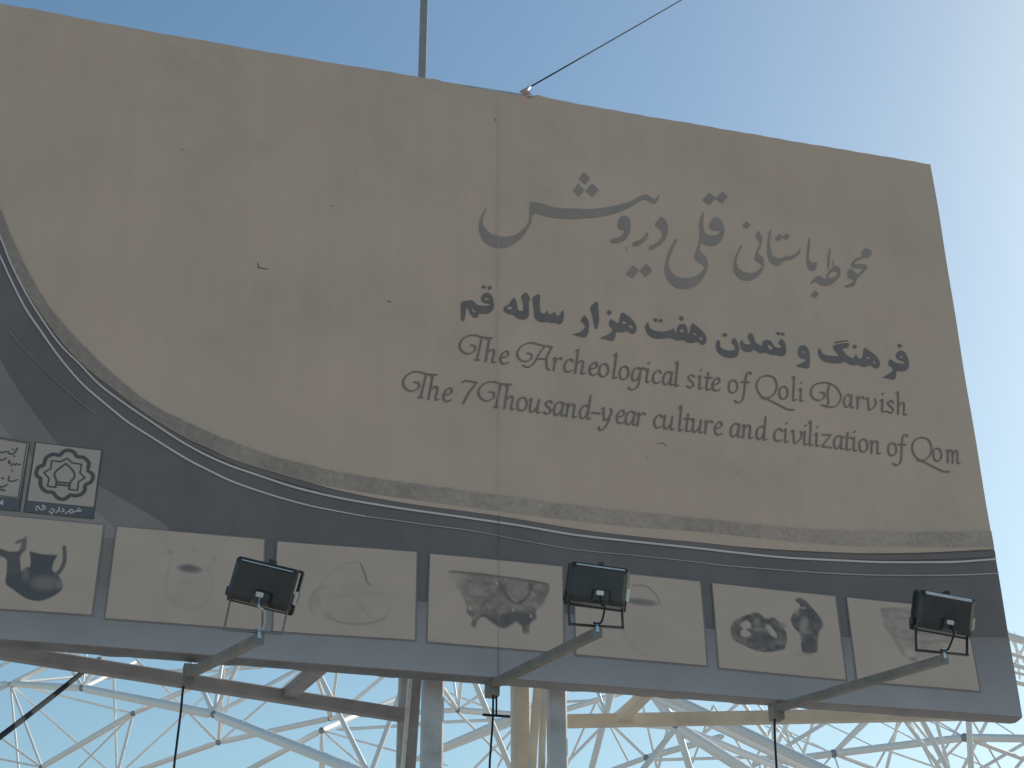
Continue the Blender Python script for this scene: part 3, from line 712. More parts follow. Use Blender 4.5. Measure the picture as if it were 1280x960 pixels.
for k, q in enumerate(quads):
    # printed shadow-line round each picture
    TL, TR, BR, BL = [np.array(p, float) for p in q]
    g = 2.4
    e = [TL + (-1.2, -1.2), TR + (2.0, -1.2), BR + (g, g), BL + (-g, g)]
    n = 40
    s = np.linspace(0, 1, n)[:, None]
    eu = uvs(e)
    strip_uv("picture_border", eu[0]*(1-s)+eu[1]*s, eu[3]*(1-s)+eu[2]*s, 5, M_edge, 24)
    p = Picture(q)
    ox, oy, sc = cm[k]
    def T(pts): return [(ox + x/sc, oy + y/sc) for x, y in pts]
    DK = (0.105, 0.115, 0.125); MD = (0.24, 0.23, 0.225); FA = (0.36, 0.335, 0.305); LT = (0.56, 0.51, 0.46)
    if k == 0:
        p.poly(T([(48, 335), (46, 400), (38, 482), (90, 525), (140, 562), (190, 590), (265, 601), (345, 575), (408, 530), (414, 480), (388, 432), (350, 405), (250, 395), (190, 372), (136, 402), (134, 330), (110, 285), (70, 290)]), DK, 1.3)
        p.poly(T([(195, 266), (280, 288), (384, 293), (358, 340), (346, 385), (368, 425), (280, 450), (186, 420), (203, 360), (203, 310)]), DK, 1.2, smooth=False)
        p.poly(T([(-60, 238), (0, 248), (60, 268), (112, 268), (132, 255), (150, 215), (176, 240), (166, 262), (138, 295), (133, 340), (136, 405), (60, 420), (46, 380), (48, 335), (20, 305), (-60, 280)]), (0.125, 0.13, 0.14), 1.3)
        p.poly(T([(95, 212), (125, 190), (160, 178), (176, 165), (178, 200), (172, 250), (150, 270), (135, 240), (145, 212), (115, 216)]), (0.2, 0.19, 0.19), 1.2)
        p.stroke(T([(428, 240), (432, 300), (425, 350), (400, 400), (370, 425)]), 5.0, (0.15, 0.15, 0.155))
        p.blob(*T([(300, 480)])[0], 22, 12, (0.27, 0.255, 0.25), .8)
        p.blob(*T([(170, 420)])[0], 6, 12, (0.27, 0.255, 0.25), .6)
        p.blob(*T([(395, 490)])[0], 5, 8, (0.30, 0.28, 0.27), .8)
    elif k == 1:
        p.blob(237, 712, 18, 6.5, (0.17, 0.165, 0.165), 1, 0.12, 3)
        p.blob(212, 691, 5, 5, FA, .8); p.blob(243, 687, 6, 5, FA, .35); p.blob(267, 700, 3, 8, FA, .5)
        p.stroke([(214, 700), (207, 725), (209, 745), (218, 757), (238, 762), (256, 756), (264, 742), (265, 722), (258, 708)], 3, FA, .4, 4)
        p.blob(233, 728, 10, 4, FA, .5); p.blob(222, 748, 14, 9, FA, .25); p.blob(240, 735, 26, 25, (0.45, 0.415, 0.375), .5)
    elif k == 2:
        p.poly([(386, 758), (388, 745), (398, 733), (412, 722), (424, 710), (436, 702), (449, 703), (456, 718), (464, 732), (480, 742), (489, 757), (484, 772), (465, 780), (440, 782), (415, 778), (396, 771)], (0.47, 0.43, 0.39), 5, .45, grain=.12)
        p.stroke([(392, 738), (420, 745), (455, 742), (482, 744)], 2.5, FA, .35, 4)
        p.stroke([(390, 765), (387, 752), (394, 740), (408, 734)], 3, FA, .7, 4)
        p.stroke([(450, 705), (455, 716), (458, 727), (462, 732)], 2.2, (0.23, 0.21, 0.2), .9)
        p.stroke([(412, 773), (425, 778), (445, 781), (465, 779), (480, 774)], 2.2, (0.30, 0.275, 0.26), .8, 2)
        p.stroke([(388, 758), (392, 740), (402, 730), (415, 716), (430, 706), (446, 703)], 2, FA, .6, 3)
        p.blob(396, 750, 7, 10, FA, .6); p.blob(455, 760, 12, 10, FA, .25); p.blob(410, 770, 9, 6, FA, .5); p.stroke([(452, 760), (462, 772), (478, 775), (488, 762)], 2, FA, .5, 3)
    elif k == 3:
        p.poly(T([(165, 295), (330, 305), (500, 325), (690, 350), (828, 378), (812, 470), (745, 555), (748, 605), (705, 640), (697, 705), (658, 703), (648, 655), (608, 628), (545, 667), (500, 662), (440, 625), (400, 595), (358, 615), (342, 662), (308, 655), (320, 610), (278, 565), (283, 530), (250, 460), (205, 380)]), (0.25, 0.23, 0.215), 1.6, 1, mott=0.3, grain=.55)
        p.blob(*T([(190, 350)])[0], 18, 16, CREAM, .8); p.blob(*T([(330, 430)])[0], 22, 14, (0.40, 0.365, 0.33), .7); p.blob(*T([(620, 420)])[0], 18, 14, (0.37, 0.34, 0.31), .7)
        p.poly(T([(400, 590), (470, 600), (560, 560), (640, 560), (740, 580), (700, 640), (650, 650), (608, 628), (545, 667), (500, 662), (440, 625)]), (0.12, 0.118, 0.118), 5, .85)
        p.stroke(T([(165, 298), (350, 312), (500, 330), (700, 355), (825, 380)]), 2, (0.15, 0.14, 0.135), .8)
        p.stroke(T([(500, 380), (530, 430), (590, 500), (640, 500), (700, 440), (705, 380)]), 3.5, (0.13, 0.125, 0.12), .8, 3)
        p.stroke(T([(260, 440), (350, 470), (430, 465), (490, 440)]), 2.5, (0.2, 0.19, 0.185), .6, 3)
        p.stroke(T([(350, 605), (400, 588), (450, 620), (510, 660)]), 2.5, (0.14, 0.135, 0.135), .8)
        p.blob(*T([(515, 400)])[0], 9, 8, (0.17, 0.16, 0.16), .8); p.blob(*T([(770, 470)])[0], 8, 14, (0.2, 0.19, 0.185), .7); p.blob(*T([(330, 640)])[0], 4, 7, (0.17, 0.16, 0.16), .8)
        for x, y in ((305, 540), (712, 590), (590, 550), (480, 375)): p.blob(*T([(x, y)])[0], 2.2, 2.6, (0.6, 0.56, 0.52), .9)
    elif k == 4:
        p.blob(*T([(595, 388)])[0], 24, 5.2, (0.235, 0.225, 0.21), 1, 0.12, 4)
        p.stroke(T([(540, 278), (590, 274), (640, 290), (685, 330), (708, 370), (718, 402)]), 1.8, (0.27, 0.245, 0.23), .9)
        p.stroke(T([(470, 570), (510, 650), (560, 700), (620, 735)]), 4, FA, .5, 5)
        p.blob(*T([(590, 600)])[0], 30, 26, (0.46, 0.42, 0.375), .5)
    elif k == 5:
        p.poly(T([(290, 430), (330, 390), (400, 365), (460, 350), (520, 390), (570, 385), (620, 430), (660, 510), (645, 590), (600, 605), (530, 617), (450, 605), (360, 565), (300, 530), (283, 480)]), (0.155, 0.15, 0.145), 1.4, 1, mott=0.2, grain=.75)
        p.poly(T([(345, 435), (380, 408), (410, 415), (418, 455), (385, 460), (415, 490), (400, 515), (355, 510), (348, 480), (365, 460)]), CREAM, 1.5)
        p.poly(T([(515, 440), (545, 440), (580, 480), (592, 518), (560, 510), (535, 480)]), CREAM, 1.5)
        p.blob(*T([(460, 410)])[0], 6, 7, (0.32, 0.3, 0.28), .8); p.blob(*T([(480, 465)])[0], 12, 3, (0.34, 0.315, 0.29), .8); p.blob(*T([(490, 540)])[0], 22, 8, (0.12, 0.118, 0.12), .8)
        p.blob(*T([(330, 385)])[0], 7, 5, CREAM, .6); p.blob(*T([(630, 440)])[0], 6, 6, (0.3, 0.28, 0.26), .8); p.blob(*T([(620, 540)])[0], 6, 6, (0.3, 0.28, 0.26), .5)
        p.poly(T([(712, 268), (745, 253), (785, 275), (835, 330), (885, 392), (898, 440), (868, 492), (862, 600), (850, 618), (790, 624), (757, 602), (748, 505), (705, 450), (685, 405), (695, 365), (735, 330), (745, 300)]), (0.14, 0.135, 0.14), 1.4, 1, mott=.15, grain=.7)
        p.blob(*T([(770, 440)])[0], 7, 14, (0.40, 0.37, 0.34), .85, .2); p.blob(*T([(765, 320)])[0], 5, 3, (0.4, 0.37, 0.34), .9); p.blob(*T([(725, 350)])[0], 4, 6, (0.38, 0.35, 0.32), .7); p.blob(*T([(790, 480)])[0], 8, 4, (0.33, 0.31, 0.29), .8)
        p.blob(*T([(805, 560)])[0], 9, 14, (0.12, 0.12, 0.135), .8)
        p.blob(1003, 818, 18, 4, FA, .5)
    else:
        p.poly(T([(320, 440), (420, 425), (560, 440), (800, 470), (860, 500), (800, 620), (720, 720), (620, 760), (540, 775), (480, 750), (420, 650), (350, 540)]), (0.38, 0.35, 0.32), 4, .8, mott=.4, grain=.3)
        p.stroke(T([(325, 445), (420, 440), (520, 470)]), 3, (0.28, 0.26, 0.24), .8, 3); p.stroke(T([(330, 480), (400, 500), (520, 500)]), 2.5, (0.3, 0.28, 0.255), .7, 3)
        p.stroke(T([(345, 540), (400, 620), (440, 690), (475, 745), (540, 775)]), 4, (0.29, 0.27, 0.245), .7, 4)
        p.stroke(T([(420, 620), (520, 650), (640, 660), (760, 650)]), 3, (0.29, 0.27, 0.245), .6, 4)
        p.stroke(T([(400, 560), (520, 590), (620, 600), (700, 590)]), 3, (0.31, 0.29, 0.265), .5, 4)
        p.blob(*T([(510, 735)])[0], 8, 7, LT, .9); p.blob(*T([(530, 775)])[0], 6, 4, (0.28, 0.26, 0.24), .7)
    p.build("printed_picture", 6)

# ---- two emblem panels ----------------------------------------------------------
def quad_uv(name, q, layer, mat, n=16):
    e = uvs(q); s = np.linspace(0, 1, n)[:, None]
    return strip_uv(name, e[0]*(1-s)+e[1]*s, e[3]*(1-s)+e[2]*s, layer, mat, n)
quad_uv("emblem_border", P('L1', [(350, 98), (1022, 180), (938, 874), (232, 806)]), 4.5, M_ink)
quad_uv("emblem_paper", P('L1', [(362, 110), (1010, 188), (936, 753), (275, 688)]), 6, M_logo)
quad_uv("emblem_caption_strip", P('L1', [(273, 692), (935, 757), (925, 870), (240, 800)]), 6, M_navy)
LF = area(40, 555, 125, 655, 0.0028)
pxm = 0.0052
def lst(Fd, pts, wpx, n=6):
    Fd.stroke(uvs(catmull(P('L1', pts), n) if n else P('L1', pts)), wpx / 8 * pxm / 2)
for s in ([(600, 235), (640, 195), (690, 185), (740, 205), (765, 245)], [(780, 250), (830, 255), (870, 285), (890, 320), (880, 360)], [(880, 390), (920, 420), (930, 460), (905, 505), (860, 525)],
          [(850, 540), (845, 590), (810, 625), (760, 640), (708, 632)], [(700, 632), (660, 665), (620, 675), (570, 655), (535, 612)], [(515, 602), (470, 600), (430, 575), (405, 530), (405, 492)],
          [(410, 470), (370, 440), (365, 400), (385, 355), (435, 335)], [(440, 320), (460, 265), (500, 235), (540, 225), (580, 235)]):
    lst(LF, s, 30)
for s in ([(690, 575), (775, 585), (785, 500), (850, 460), (800, 410), (815, 325), (720, 310), (670, 265), (610, 298), (515, 290), (510, 365), (440, 408), (490, 470), (475, 545), (555, 555)],):
    lst(LF, s, 13, 0)
lst(LF, [(555, 555), (562, 520), (565, 488), (545, 440), (555, 400), (600, 360), (658, 318)], 15)
lst(LF, [(658, 318), (715, 370), (745, 420), (738, 462), (706, 497), (697, 535), (690, 575)], 15)
lst(LF, [(562, 500), (703, 516)], 15, 0); lst(LF, [(560, 526), (694, 541)], 15, 0)
LF.build("emblem", M_ink, 7)
LC = area(25, 628, 112, 655, 0.0024)
for s in ([(366, 790), (362, 755), (384, 746), (398, 776), (430, 782), (455, 766), (440, 748), (425, 764)], [(488, 798), (520, 810), (545, 788), (522, 772), (510, 782)], [(560, 812), (582, 785)], [(590, 755), (594, 796)],
          [(622, 770), (642, 795), (612, 802)], [(650, 822), (678, 800)], [(685, 800), (712, 776), (735, 800), (706, 816), (700, 795)], [(738, 802), (765, 798), (771, 782), (785, 799), (791, 782), (805, 798), (813, 777)], [(420, 738), (440, 740)], [(778, 764), (792, 766)], [(505, 822), (525, 826)]):
    lst(LC, s, 8, 3)
LC.build("emblem_caption", M_line, 7)
quad_uv("emblem_border", P('L1', [(-620, -50), (302, 102), (202, 802), (-690, 720)]), 4.5, M_ink)
quad_uv("emblem_paper", P('L1', [(-600, -35), (290, 112), (190, 672), (-680, 580)]), 6, M_logo)
quad_uv("emblem_caption_strip", P('L1', [(-680, 586), (189, 678), (190, 798), (-690, 712)]), 6, M_navy)
L2 = area(-60, 535, 40, 632, 0.0028)
lst(L2, [(-500, -10), (272, 118), (182, 662), (-560, 575)], 8, 0)
for s, w in (([(82, 198), (86, 216), (120, 226), (150, 208), (176, 165)], 13), ([(-40, 200), (0, 206), (30, 210), (62, 200)], 12), ([(-30, 275), (0, 282), (30, 285), (62, 264)], 12),
             ([(86, 290), (92, 322), (104, 300)], 11), ([(108, 346), (130, 320), (150, 336), (165, 318), (185, 332), (206, 325)], 10), ([(92, 450), (85, 490), (130, 496), (175, 480)], 12),
             ([(-40, 540), (0, 552), (38, 550), (70, 530)], 13), ([(20, 465), (36, 470)], 14), ([(8, 578), (16, 582)], 16), ([(34, 586), (44, 590)], 16), ([(128, 178), (134, 180)], 13), ([(143, 246), (147, 250)], 13), ([(122, 384), (124, 396)], 9)):
    lst(L2, s, w, 4)
L2.build("emblem", M_ink, 7)
LC2 = area(-20, 620, 12, 640, 0.0024)
lst(LC2, [(26, 685), (26, 732)], 10, 0); lst(LC2, [(-30, 712), (0, 716), (14, 722), (10, 700)], 10, 3)
LC2.build("emblem_caption", M_line, 7)

# ---- seam, tears and stains on the vinyl --------------------------------------
us_ = uv(622, 500)[0]
v_st = uv(622, 620)[1]; v_lo = uv(622, 645)[1]; v_pt = uv(622, 702)[1]; v_pb = uv(622, 810)[1]
for va, vb, m_ in ((v_st, V_T - .06, M_seam), (v_pt, v_lo, M_ink2), (v_pb, v_pt, M_seam2), (V_B + .003, v_pb, M_edge)):
    n_ = max(3, int((vb - va) / .05)); vv = np.linspace(va, vb, n_)
    strip_uv("seam", np.stack([np.full(n_, us_ - (.0012 if m_ is M_seam2 else .002)), vv], -1), np.stack([np.full(n_, us_ + (.0012 if m_ is M_seam2 else .002)), vv], -1), 8, m_)
def tear(pts, wpx):
    Fd = area(min(p[0] for p in pts) - 4, min(p[1] for p in pts) - 4, max(p[0] for p in pts) + 4, max(p[1] for p in pts) + 4, 0.0022)
    Fd.stroke(uvs(pts), [w * pxm / 2 for w in wpx])
    Fd.build("tear", M_ink, 1)
tear([(322, 327), (323, 335), (330, 336), (336, 337)], [.5, 1.5, 1.2, .4])
tear([(484, 377), (488, 378)], [1.0, 1.2])
tear([(413, 257), (418, 257.5)], [.6, .5]); tear([(226, 187), (229, 187.5)], [.8, .8])
tear([(822, 554), (830, 553), (834, 557)], [.6, .9, .5]); tear([(808, 570), (811, 571)], [.6, .5])
tear([(782, 309), (783, 316)], [.7, .5]); tear([(618, 150), (619, 153)], [1.1, .9]); tear([(921, 590), (924, 591)], [.7, .5])
# loose flap where the hem tore off the rail
c0 = uv(655, 118)
fl = []
for (du, dv, dn) in [(-.035, .012, .01), (.0, .03, .03), (.04, .012, .02), (.012, .0, .035), (.05, -.02, .03), (.03, -.035, .045), (-.01, -.03, .02), (-.02, -.01, .015)]:
    fl.append(bp(c0[0] + du, c0[1] + dv, dn))
mesh("loose_flap", fl, [(0, 3, 1), (1, 3, 2), (0, 7, 3), (3, 4, 2), (3, 5, 4), (3, 6, 5), (7, 6, 3)], M_stonepale, bill)

# ---- steelwork -------------------------------------------------------------------
rd = 0.10
def rail(name, u0, v0, u1, v1, w, mat, n=-0.012 - rd / 2):
    return bar(name, bp(u0, v0, n), bp(u1, v1, n), w, w, mat, bill, upv=ND, bev=.006)
rail("frame_rail", U_L, V_B + .045, U_R - .01, V_B + .045, rd, M_rail)
rail("frame_rail", U_L, V_T - .058, U_R - .01, V_T - .058, rd, M_rail)
rail("frame_rail", U_L + .05, V_B + .096, U_L + .05, V_T - .11, rd, M_rail)
rail("frame_rail", U_R - .06, V_B + .096, U_R - .06, V_T - .11, rd, M_rail)
for u in np.linspace(U_L, U_R, 8)[1:-1]:
    rail("frame_stud", u, V_B + .096, u, V_T - .11, 0.06, M_primer, n=-0.075)
for v in np.linspace(V_B, V_T, 5)[1:-1]:
    rail("frame_purlin", U_L + .02, v, U_R - .03, v, 0.06, M_primer, n=-0.137)
# hem wrapped under the bottom rail, split in two where the sheets meet
for a, b in ((U_L, us_ - .01), (us_ + .01, U_R)):
    n = 60
    uu = np.linspace(a, b, n)
    Vh = []; Fh = []
    for u in uu:
        j = .004 * math.sin(13 * u) + .003 * math.sin(31 * u + 1)
        w = float(wav(u, V_B))
        Vh += [bp(u, V_B + .004, w + .0015), bp(u, V_B - .012 + j, -.02), bp(u, V_B - .016 + j, -.07), bp(u, V_B + .0, -.118)]
    for i in range(n - 1):
        for k in range(3): Fh.append((i*4+k, i*4+k+1, i*4+5+k, i*4+4+k))
    mesh("wrapped_hem", Vh, Fh, M_rail if a == U_L else M_hem, bill, smooth=True)
# torn strip of rail left bare along the top
bar("bare_rail_edge", bp(-.56, V_T - .010, -.03), bp(.09, V_T + .004, -.03), .035, .03, M_galv, bill, upv=ND)

# posts: each leg is a front and a rear steel post laced together
def post(px0, px1, py, back, top, mat, flange=False):
    a = hit(px0, py, -back); b = hit(px1, py, -back)
    w = np.linalg.norm(b - a)
    c = (a + b) / 2
    q = np.array([c[0], c[1], 0.0])
    t = np.array([c[0], c[1], top])
    d = w * .82
    if flange:   # H section
        V = []; F = []
        for off, (ww, hh) in (((ND * (d/2 - .006)), (w, .012)), ((-ND * (d/2 - .006)), (w, .012)), ((ND * 0), (.012, d - .024))):
            v, f = bar_geo(q + off, t + off, ww, hh, ND, len(V), .002); V += v; F += f
        o = mesh("post", V, F, mat, bill)
    else:
        o = bar("post", q, t, w, d, mat, bill, upv=ND, bev=.012)
    return c, w
FB = 0.21; RB = 0.98
cB, wB = post(527.5, 553, 900, FB, V_T - .15, M_galv)
cD, wD = post(685, 707, 900, FB, V_T - .15, M_galv)
cA, wA = post(497, 511, 900, RB, V_T - .15, M_galv)
cC, wC = post(640, 661.5, 900, RB, V_T - .15, M_cream)
for (f, r, m) in ((cB, cA, M_primer), (cD, cC, M_cream)):
    z = 0.5; k = 0
    while z < V_T - 1.3:
        a = np.array([r[0], r[1], z]); b = np.array([f[0], f[1], z + 1.15])
        if k % 2: a[2], b[2] = b[2], a[2]
        bar("lacing_bar", a, b, .05, .012, m, bill, upv=UD); z += 1.15; k += 1
    for z in (V_B + .3, V_T - .5):
        bar("tie_beam", np.array([r[0], r[1], z]), np.array([f[0], f[1], z]), .07, .07, m, bill)
for c, w in ((cA, wA), (cB, wB), (cC, wC), (cD, wD)):
    bar("base_plate", np.array([c[0], c[1], -.02]), np.array([c[0], c[1], .03]), .36, .36, M_primer, bill, upv=ND)
# leaning side plates seen between the posts
def lean(px_t, px_b, wpx, back, mat):
    a = hit(px_t, 850, -back); b = hit(px_b, 960, -back)
    d = (b - a) / np.linalg.norm(b - a)
    L = 3.4
    bar("raking_brace", a - d * .1, a + d * L, wpx * .0055, .05, mat, bill, upv=ND)
lean(519.5, 512, 11, .62, M_primer)
lean(512.5, 503.5, 3.2, .60, M_pale)
lean(673, 664.5, 8, .62, M_cream)
lean(680.5, 677, 5.5, .45, M_cream)
# rising support arms in the rear plane, left and right, with struts to the board
def arm(p, q, back_p, back_q, w, mat, name="support_arm"):
    return bar(name, hit(*p, -back_p), hit(*q, -back_q), w, w, mat, bill, bev=.008)
aL0 = hit(504, 895.5, -RB + .02)
arm((506, 894.5), (-110, 797), RB, .16, .072, M_primer)
arm((690, 902), (1215, 892), RB, .20, .072, M_cream)
bar("arm_strut", hit(359, 869, -.78), hit(402, 832, -.14), .085, .05, M_primer, bill)
bar("arm_strut", hit(776, 899, -.90), hit(808, 866, -.14), .075, .05, M_cream, bill)
# mast standing on the rear post
mA = hit(528.5, 60, -RB)
bar("mast", np.array([mA[0], mA[1], V_T - 2.0]), np.array([mA[0], mA[1], V_T + 3.2]), .052, .04, M_primer, bill, upv=ND, bev=.003)
bar("mast_bracket", np.array([mA[0], mA[1], V_T - .4]), np.array([cA[0], cA[1], V_T - .4]), .06, .06, M_primer, bill)

# lamp outriggers: square tube from the bottom rail out to the lamp foot
ARM_N = 1.1
lamps = [dict(foot=(237, 842), end=(324, 799), c=(331.5, 732)),
         dict(foot=(617, 855), end=(747, 791), c=(746, 734)),
         dict(foot=(973, 885), end=(1181, 824), c=(1177.5, 768))]
for k, L in enumerate(lamps):
    f = hit(*L['foot'], -.03); e = hit(*L['end'], ARM_N)
    L['f'], L['e'] = f, e
    bar("lamp_arm", f, e, .044, .044, M_arm, bill, bev=.005)
    d = (e - f) / np.linalg.norm(e - f)
    bar("arm_end_cap", e - d * .004, e + d * .004, .046, .046, M_rail, bill, bev=.003)
    g = f + ND * (-.03)
    bar("arm_bracket", g + ZD * .05, g - ZD * .06, .065, .08, M_arm, bill, upv=ND, bev=.004)
# hook bracket under the middle outrigger
h0 = hit(620.5, 868, -.05)
bars("hook_bracket", [(h0, h0 - ZD * .115, .010, .010, ND), (h0 - ZD*.115 - UD*.075, h0 - ZD*.115 + UD*.075, .014, .010, ND)], M_cable, bill)

# ------------------------------------------------------------------ floodlights
def frustum(x0, z0, y0, x1, z1, y1, bev=.012):
    """two chamfered rectangles joined: at y0 half-size (x0,z0), at y1 (x1,z1)"""
    V = []; F = []
    for (x, z, y) in ((x0, z0, y0), (x1, z1, y1)):
        e = bev
        for a, b in ((-x+e, -z), (x-e, -z), (x, -z+e), (x, z-e), (x-e, z), (-x+e, z), (-x, z-e), (-x, -z+e)):
            V.append((a, y, b))
    n = 8
    for i in range(n): F.append((i, (i+1) % n, n+(i+1) % n, n+i))
    F.append(tuple(reversed(range(n)))); F.append(tuple(range(n, 2*n)))
    return V, F
def join(*parts):
    V = []; F = []
    for v, f in parts:
        o = len(V); V += list(v); F += [tuple(i+o for i in q) for q in f]
    return V, F
FL_LAB = ["black floodlight tilted sideways on its yoke, between the faint pot and cream mound pictures",
          "black floodlight sitting level on its yoke, beside the footed bowl picture",
          "black floodlight with a bright upper edge, over the last picture by the billboard's end"]
def floodlight(k, L, w, h, roll, tilt, yawo, yk_off=0.0, yk_flat=0.6, lip=.004):
    depth = ARM_N
    c = hit(*L['c'], depth)
    e = L['e']
    t = empty("floodlight", e + ZD * .026, FL_LAB[k], "floodlight", "floodlights on outriggers along the billboard's foot")
    # local frame: +y towards the board, z up
    Rm = Matrix.Rotation(YAW + yawo, 3, 'Z') @ Matrix.Rotation(roll, 3, 'Y') @ Matrix.Rotation(tilt, 3, 'X')
    def W(v):
        q = Rm @ Vector(v); return (q.x + c[0], q.y + c[1], q.z + c[2])
    hw, hh = w / 2, h / 2
    def part(name, geo, mat, par=t, smooth=False):
        V, F = geo
        o = mesh(name, [W(v) for v in V], F, mat, par, smooth)
        return o
    hs = part("housing", join(frustum(hw*.80, hh*.70, -.080, hw*.92, hh*.93, -.064, .012), frustum(hw*.92, hh*.93, -.0638, hw*.95, hh*.96, .0, .010)), M_black)
    part("door_frame", frustum(hw, hh, .0002, hw, hh, .022, .006), M_black)
    # pale strips painting the bright highlight: along the top of the back and down one side
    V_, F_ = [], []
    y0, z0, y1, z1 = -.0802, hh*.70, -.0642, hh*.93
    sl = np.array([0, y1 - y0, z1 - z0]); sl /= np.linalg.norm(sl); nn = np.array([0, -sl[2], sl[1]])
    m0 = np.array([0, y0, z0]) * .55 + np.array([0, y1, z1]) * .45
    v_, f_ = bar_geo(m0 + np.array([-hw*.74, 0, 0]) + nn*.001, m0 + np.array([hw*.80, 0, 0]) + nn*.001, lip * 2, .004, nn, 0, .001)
    part("edge_glint", (v_, f_), M_pale)
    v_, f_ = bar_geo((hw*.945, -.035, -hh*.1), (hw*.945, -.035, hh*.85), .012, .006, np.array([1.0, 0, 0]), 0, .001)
    part("edge_glint", (v_, f_), M_pale)
    part("front_glass", frustum(hw*.9, hh*.87, .0225, hw*.9, hh*.87, .027, .01), M_glass)
    part("gland_box", frustum(.036, .024, -.110, .045, .034, -.0795, .006), M_black).location += Vector(Rm @ Vector((hw*.14, 0, -hh*.60)))
    part("gland_plate", frustum(.017, .011, -.114, .019, .012, -.1095, .003), M_alu).location += Vector(Rm @ Vector((hw*.10, 0, -hh*.50)))
    for x, z, ww, zz in ((.05, 1.04, .014, .012), (1.0, -.25, .008, .03), (-1.0, -.6, .006, .02)):
        part("latch", frustum(ww, zz, -.03, ww, zz, .018, .003), M_black if x < .5 else M_alu).location += Vector(Rm @ Vector((hw*x, 0, hh*z)))
    # yoke: flat bar U from both side pivots down to the outrigger
    yk = []
    piv = [np.array(W((sx * hw * .86, -.02, -hh*.80))) for sx in (-1, 1)]
    ax = (piv[1] - piv[0]) / np.linalg.norm(piv[1] - piv[0])
    axh = ax - ZD * ax[2] * yk_flat; axh /= np.linalg.norm(axh)
    foot = np.array(e) + ZD * .033
    hwid = hw * .84
    lo = [foot + axh * (-hwid + yk_off), foot + axh * (hwid + yk_off)]
    lst_ = [(piv[0], lo[0], .009, .022, ND), (piv[1], lo[1], .009, .022, ND), (lo[0] - axh*.006, lo[1] + axh*.006, .022, .009, ZD)]
    bars("yoke", lst_, M_black if k else M_rail, t)
    for p_, s_ in zip(piv, (-1, 1)):
        V, F = tube_geo([p_ - ax * .010, p_ + ax * .010], .012, 10)
        mesh("pivot_bolt", V, F, M_black, t)
    V, F = tube_geo([foot - ZD*.03, foot + ZD*.02], .011, 8)
    mesh("foot_bolt", V, F, M_alu, t)
    g = np.array(W((hw*.12, -.11, -hh*.62)))
    a1 = foot + ZD * .012
    pth = catmull([g, g - ZD*.05 - UD*.002 + ND*.02, (g + a1)/2 + UD*.018 + ND*.03, a1 + ND*.02 + UD*.012, a1 - UD*.02 + ZD*.002], 6)
    tube("lead", list(pth), .005, M_alu if k == 0 else M_cable, t, 8)
    return t
R_ = math.radians
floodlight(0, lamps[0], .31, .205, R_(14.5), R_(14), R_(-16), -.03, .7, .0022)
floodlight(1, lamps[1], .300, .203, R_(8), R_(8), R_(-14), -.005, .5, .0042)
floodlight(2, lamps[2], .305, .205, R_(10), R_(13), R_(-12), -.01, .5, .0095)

# ------------------------------------------------------------------ cables and wires
def cable(name, pts, r, label, seg=8):
    c_ = catmull(pts, 8)
    o = tube(name, list(c_), r, M_cable, None, seg)
    tag(o, label, "cable")
    return o
f = lamps[0]['f']; g = hit(229.5, 858, -.06)
cable("hanging_cable", [f - ZD*.03, g, hit(226, 890, -.07), hit(221, 930, -.07), hit(217, 970, -.08), hit(215, 1060, -.09)], .006, "thin black cable dangling from the outrigger of the tilted floodlight")
f = lamps[1]['f']
cable("hanging_cable", [f - ZD*.05, hit(616.5, 872, -.04), hit(616, 900, -.04), hit(613.5, 935, -.05), hit(612, 965, -.05), hit(612, 1060, -.06)], .006, "thin black cable hanging between the billboard's two pairs of posts")
f = lamps[2]['f']
cable("hanging_cable", [f - ZD*.05, hit(968.5, 900, -.05), hit(969, 930, -.05), hit(971, 970, -.06), hit(972, 1060, -.06)], .007, "thin black cable hanging below the outrigger at the billboard's end")
cable("power_cable", [hit(124, 824, -.75), hit(110, 835, -.62), hit(56, 878, -.2), hit(0, 921, .35), hit(-70, 972, .7), hit(-200, 1050, 1.2)], .0135, "thick dark cable running slantwise down from under the billboard's beam", 12)
w0 = hit(655, 113, -.03)
far = at(1130, -178, 24)
pts = [w0 + (far - w0) * t - ZD * .10 * math.sin(math.pi * t) for t in np.linspace(0, 1, 14)]
o = tube("overhead_wire", pts, .0058, M_cable, None, 6)
tube("wire_clamp", [w0 - ZD*.07 + ND*.01, w0 - ZD*.02, w0 + (far - w0) / np.linalg.norm(far - w0) * .10], .012, M_node, bill, 8)
tag(o, "thin black wire stretched into the sky from the billboard's torn top edge", "wire")

# ------------------------------------------------------------------ white space frame behind
NODES = {}
tubes = []
def nd(k, x, y, d):
    NODES[k] = at(x, y, d); return k
def tb_(a, b, wpx, d=None):
    """tube between nodes or (x, y, depth); width given in px of the photograph at its mid depth"""
    pa = NODES[a] if isinstance(a, str) else at(*a)
    pb = NODES[b] if isinstance(b, str) else at(*b)
    dep = (((pa - CAM) @ FW) + ((pb - CAM) @ FW)) / 2
    tubes.append((pa, pb, max(wpx, 1.6) * dep / FPX))
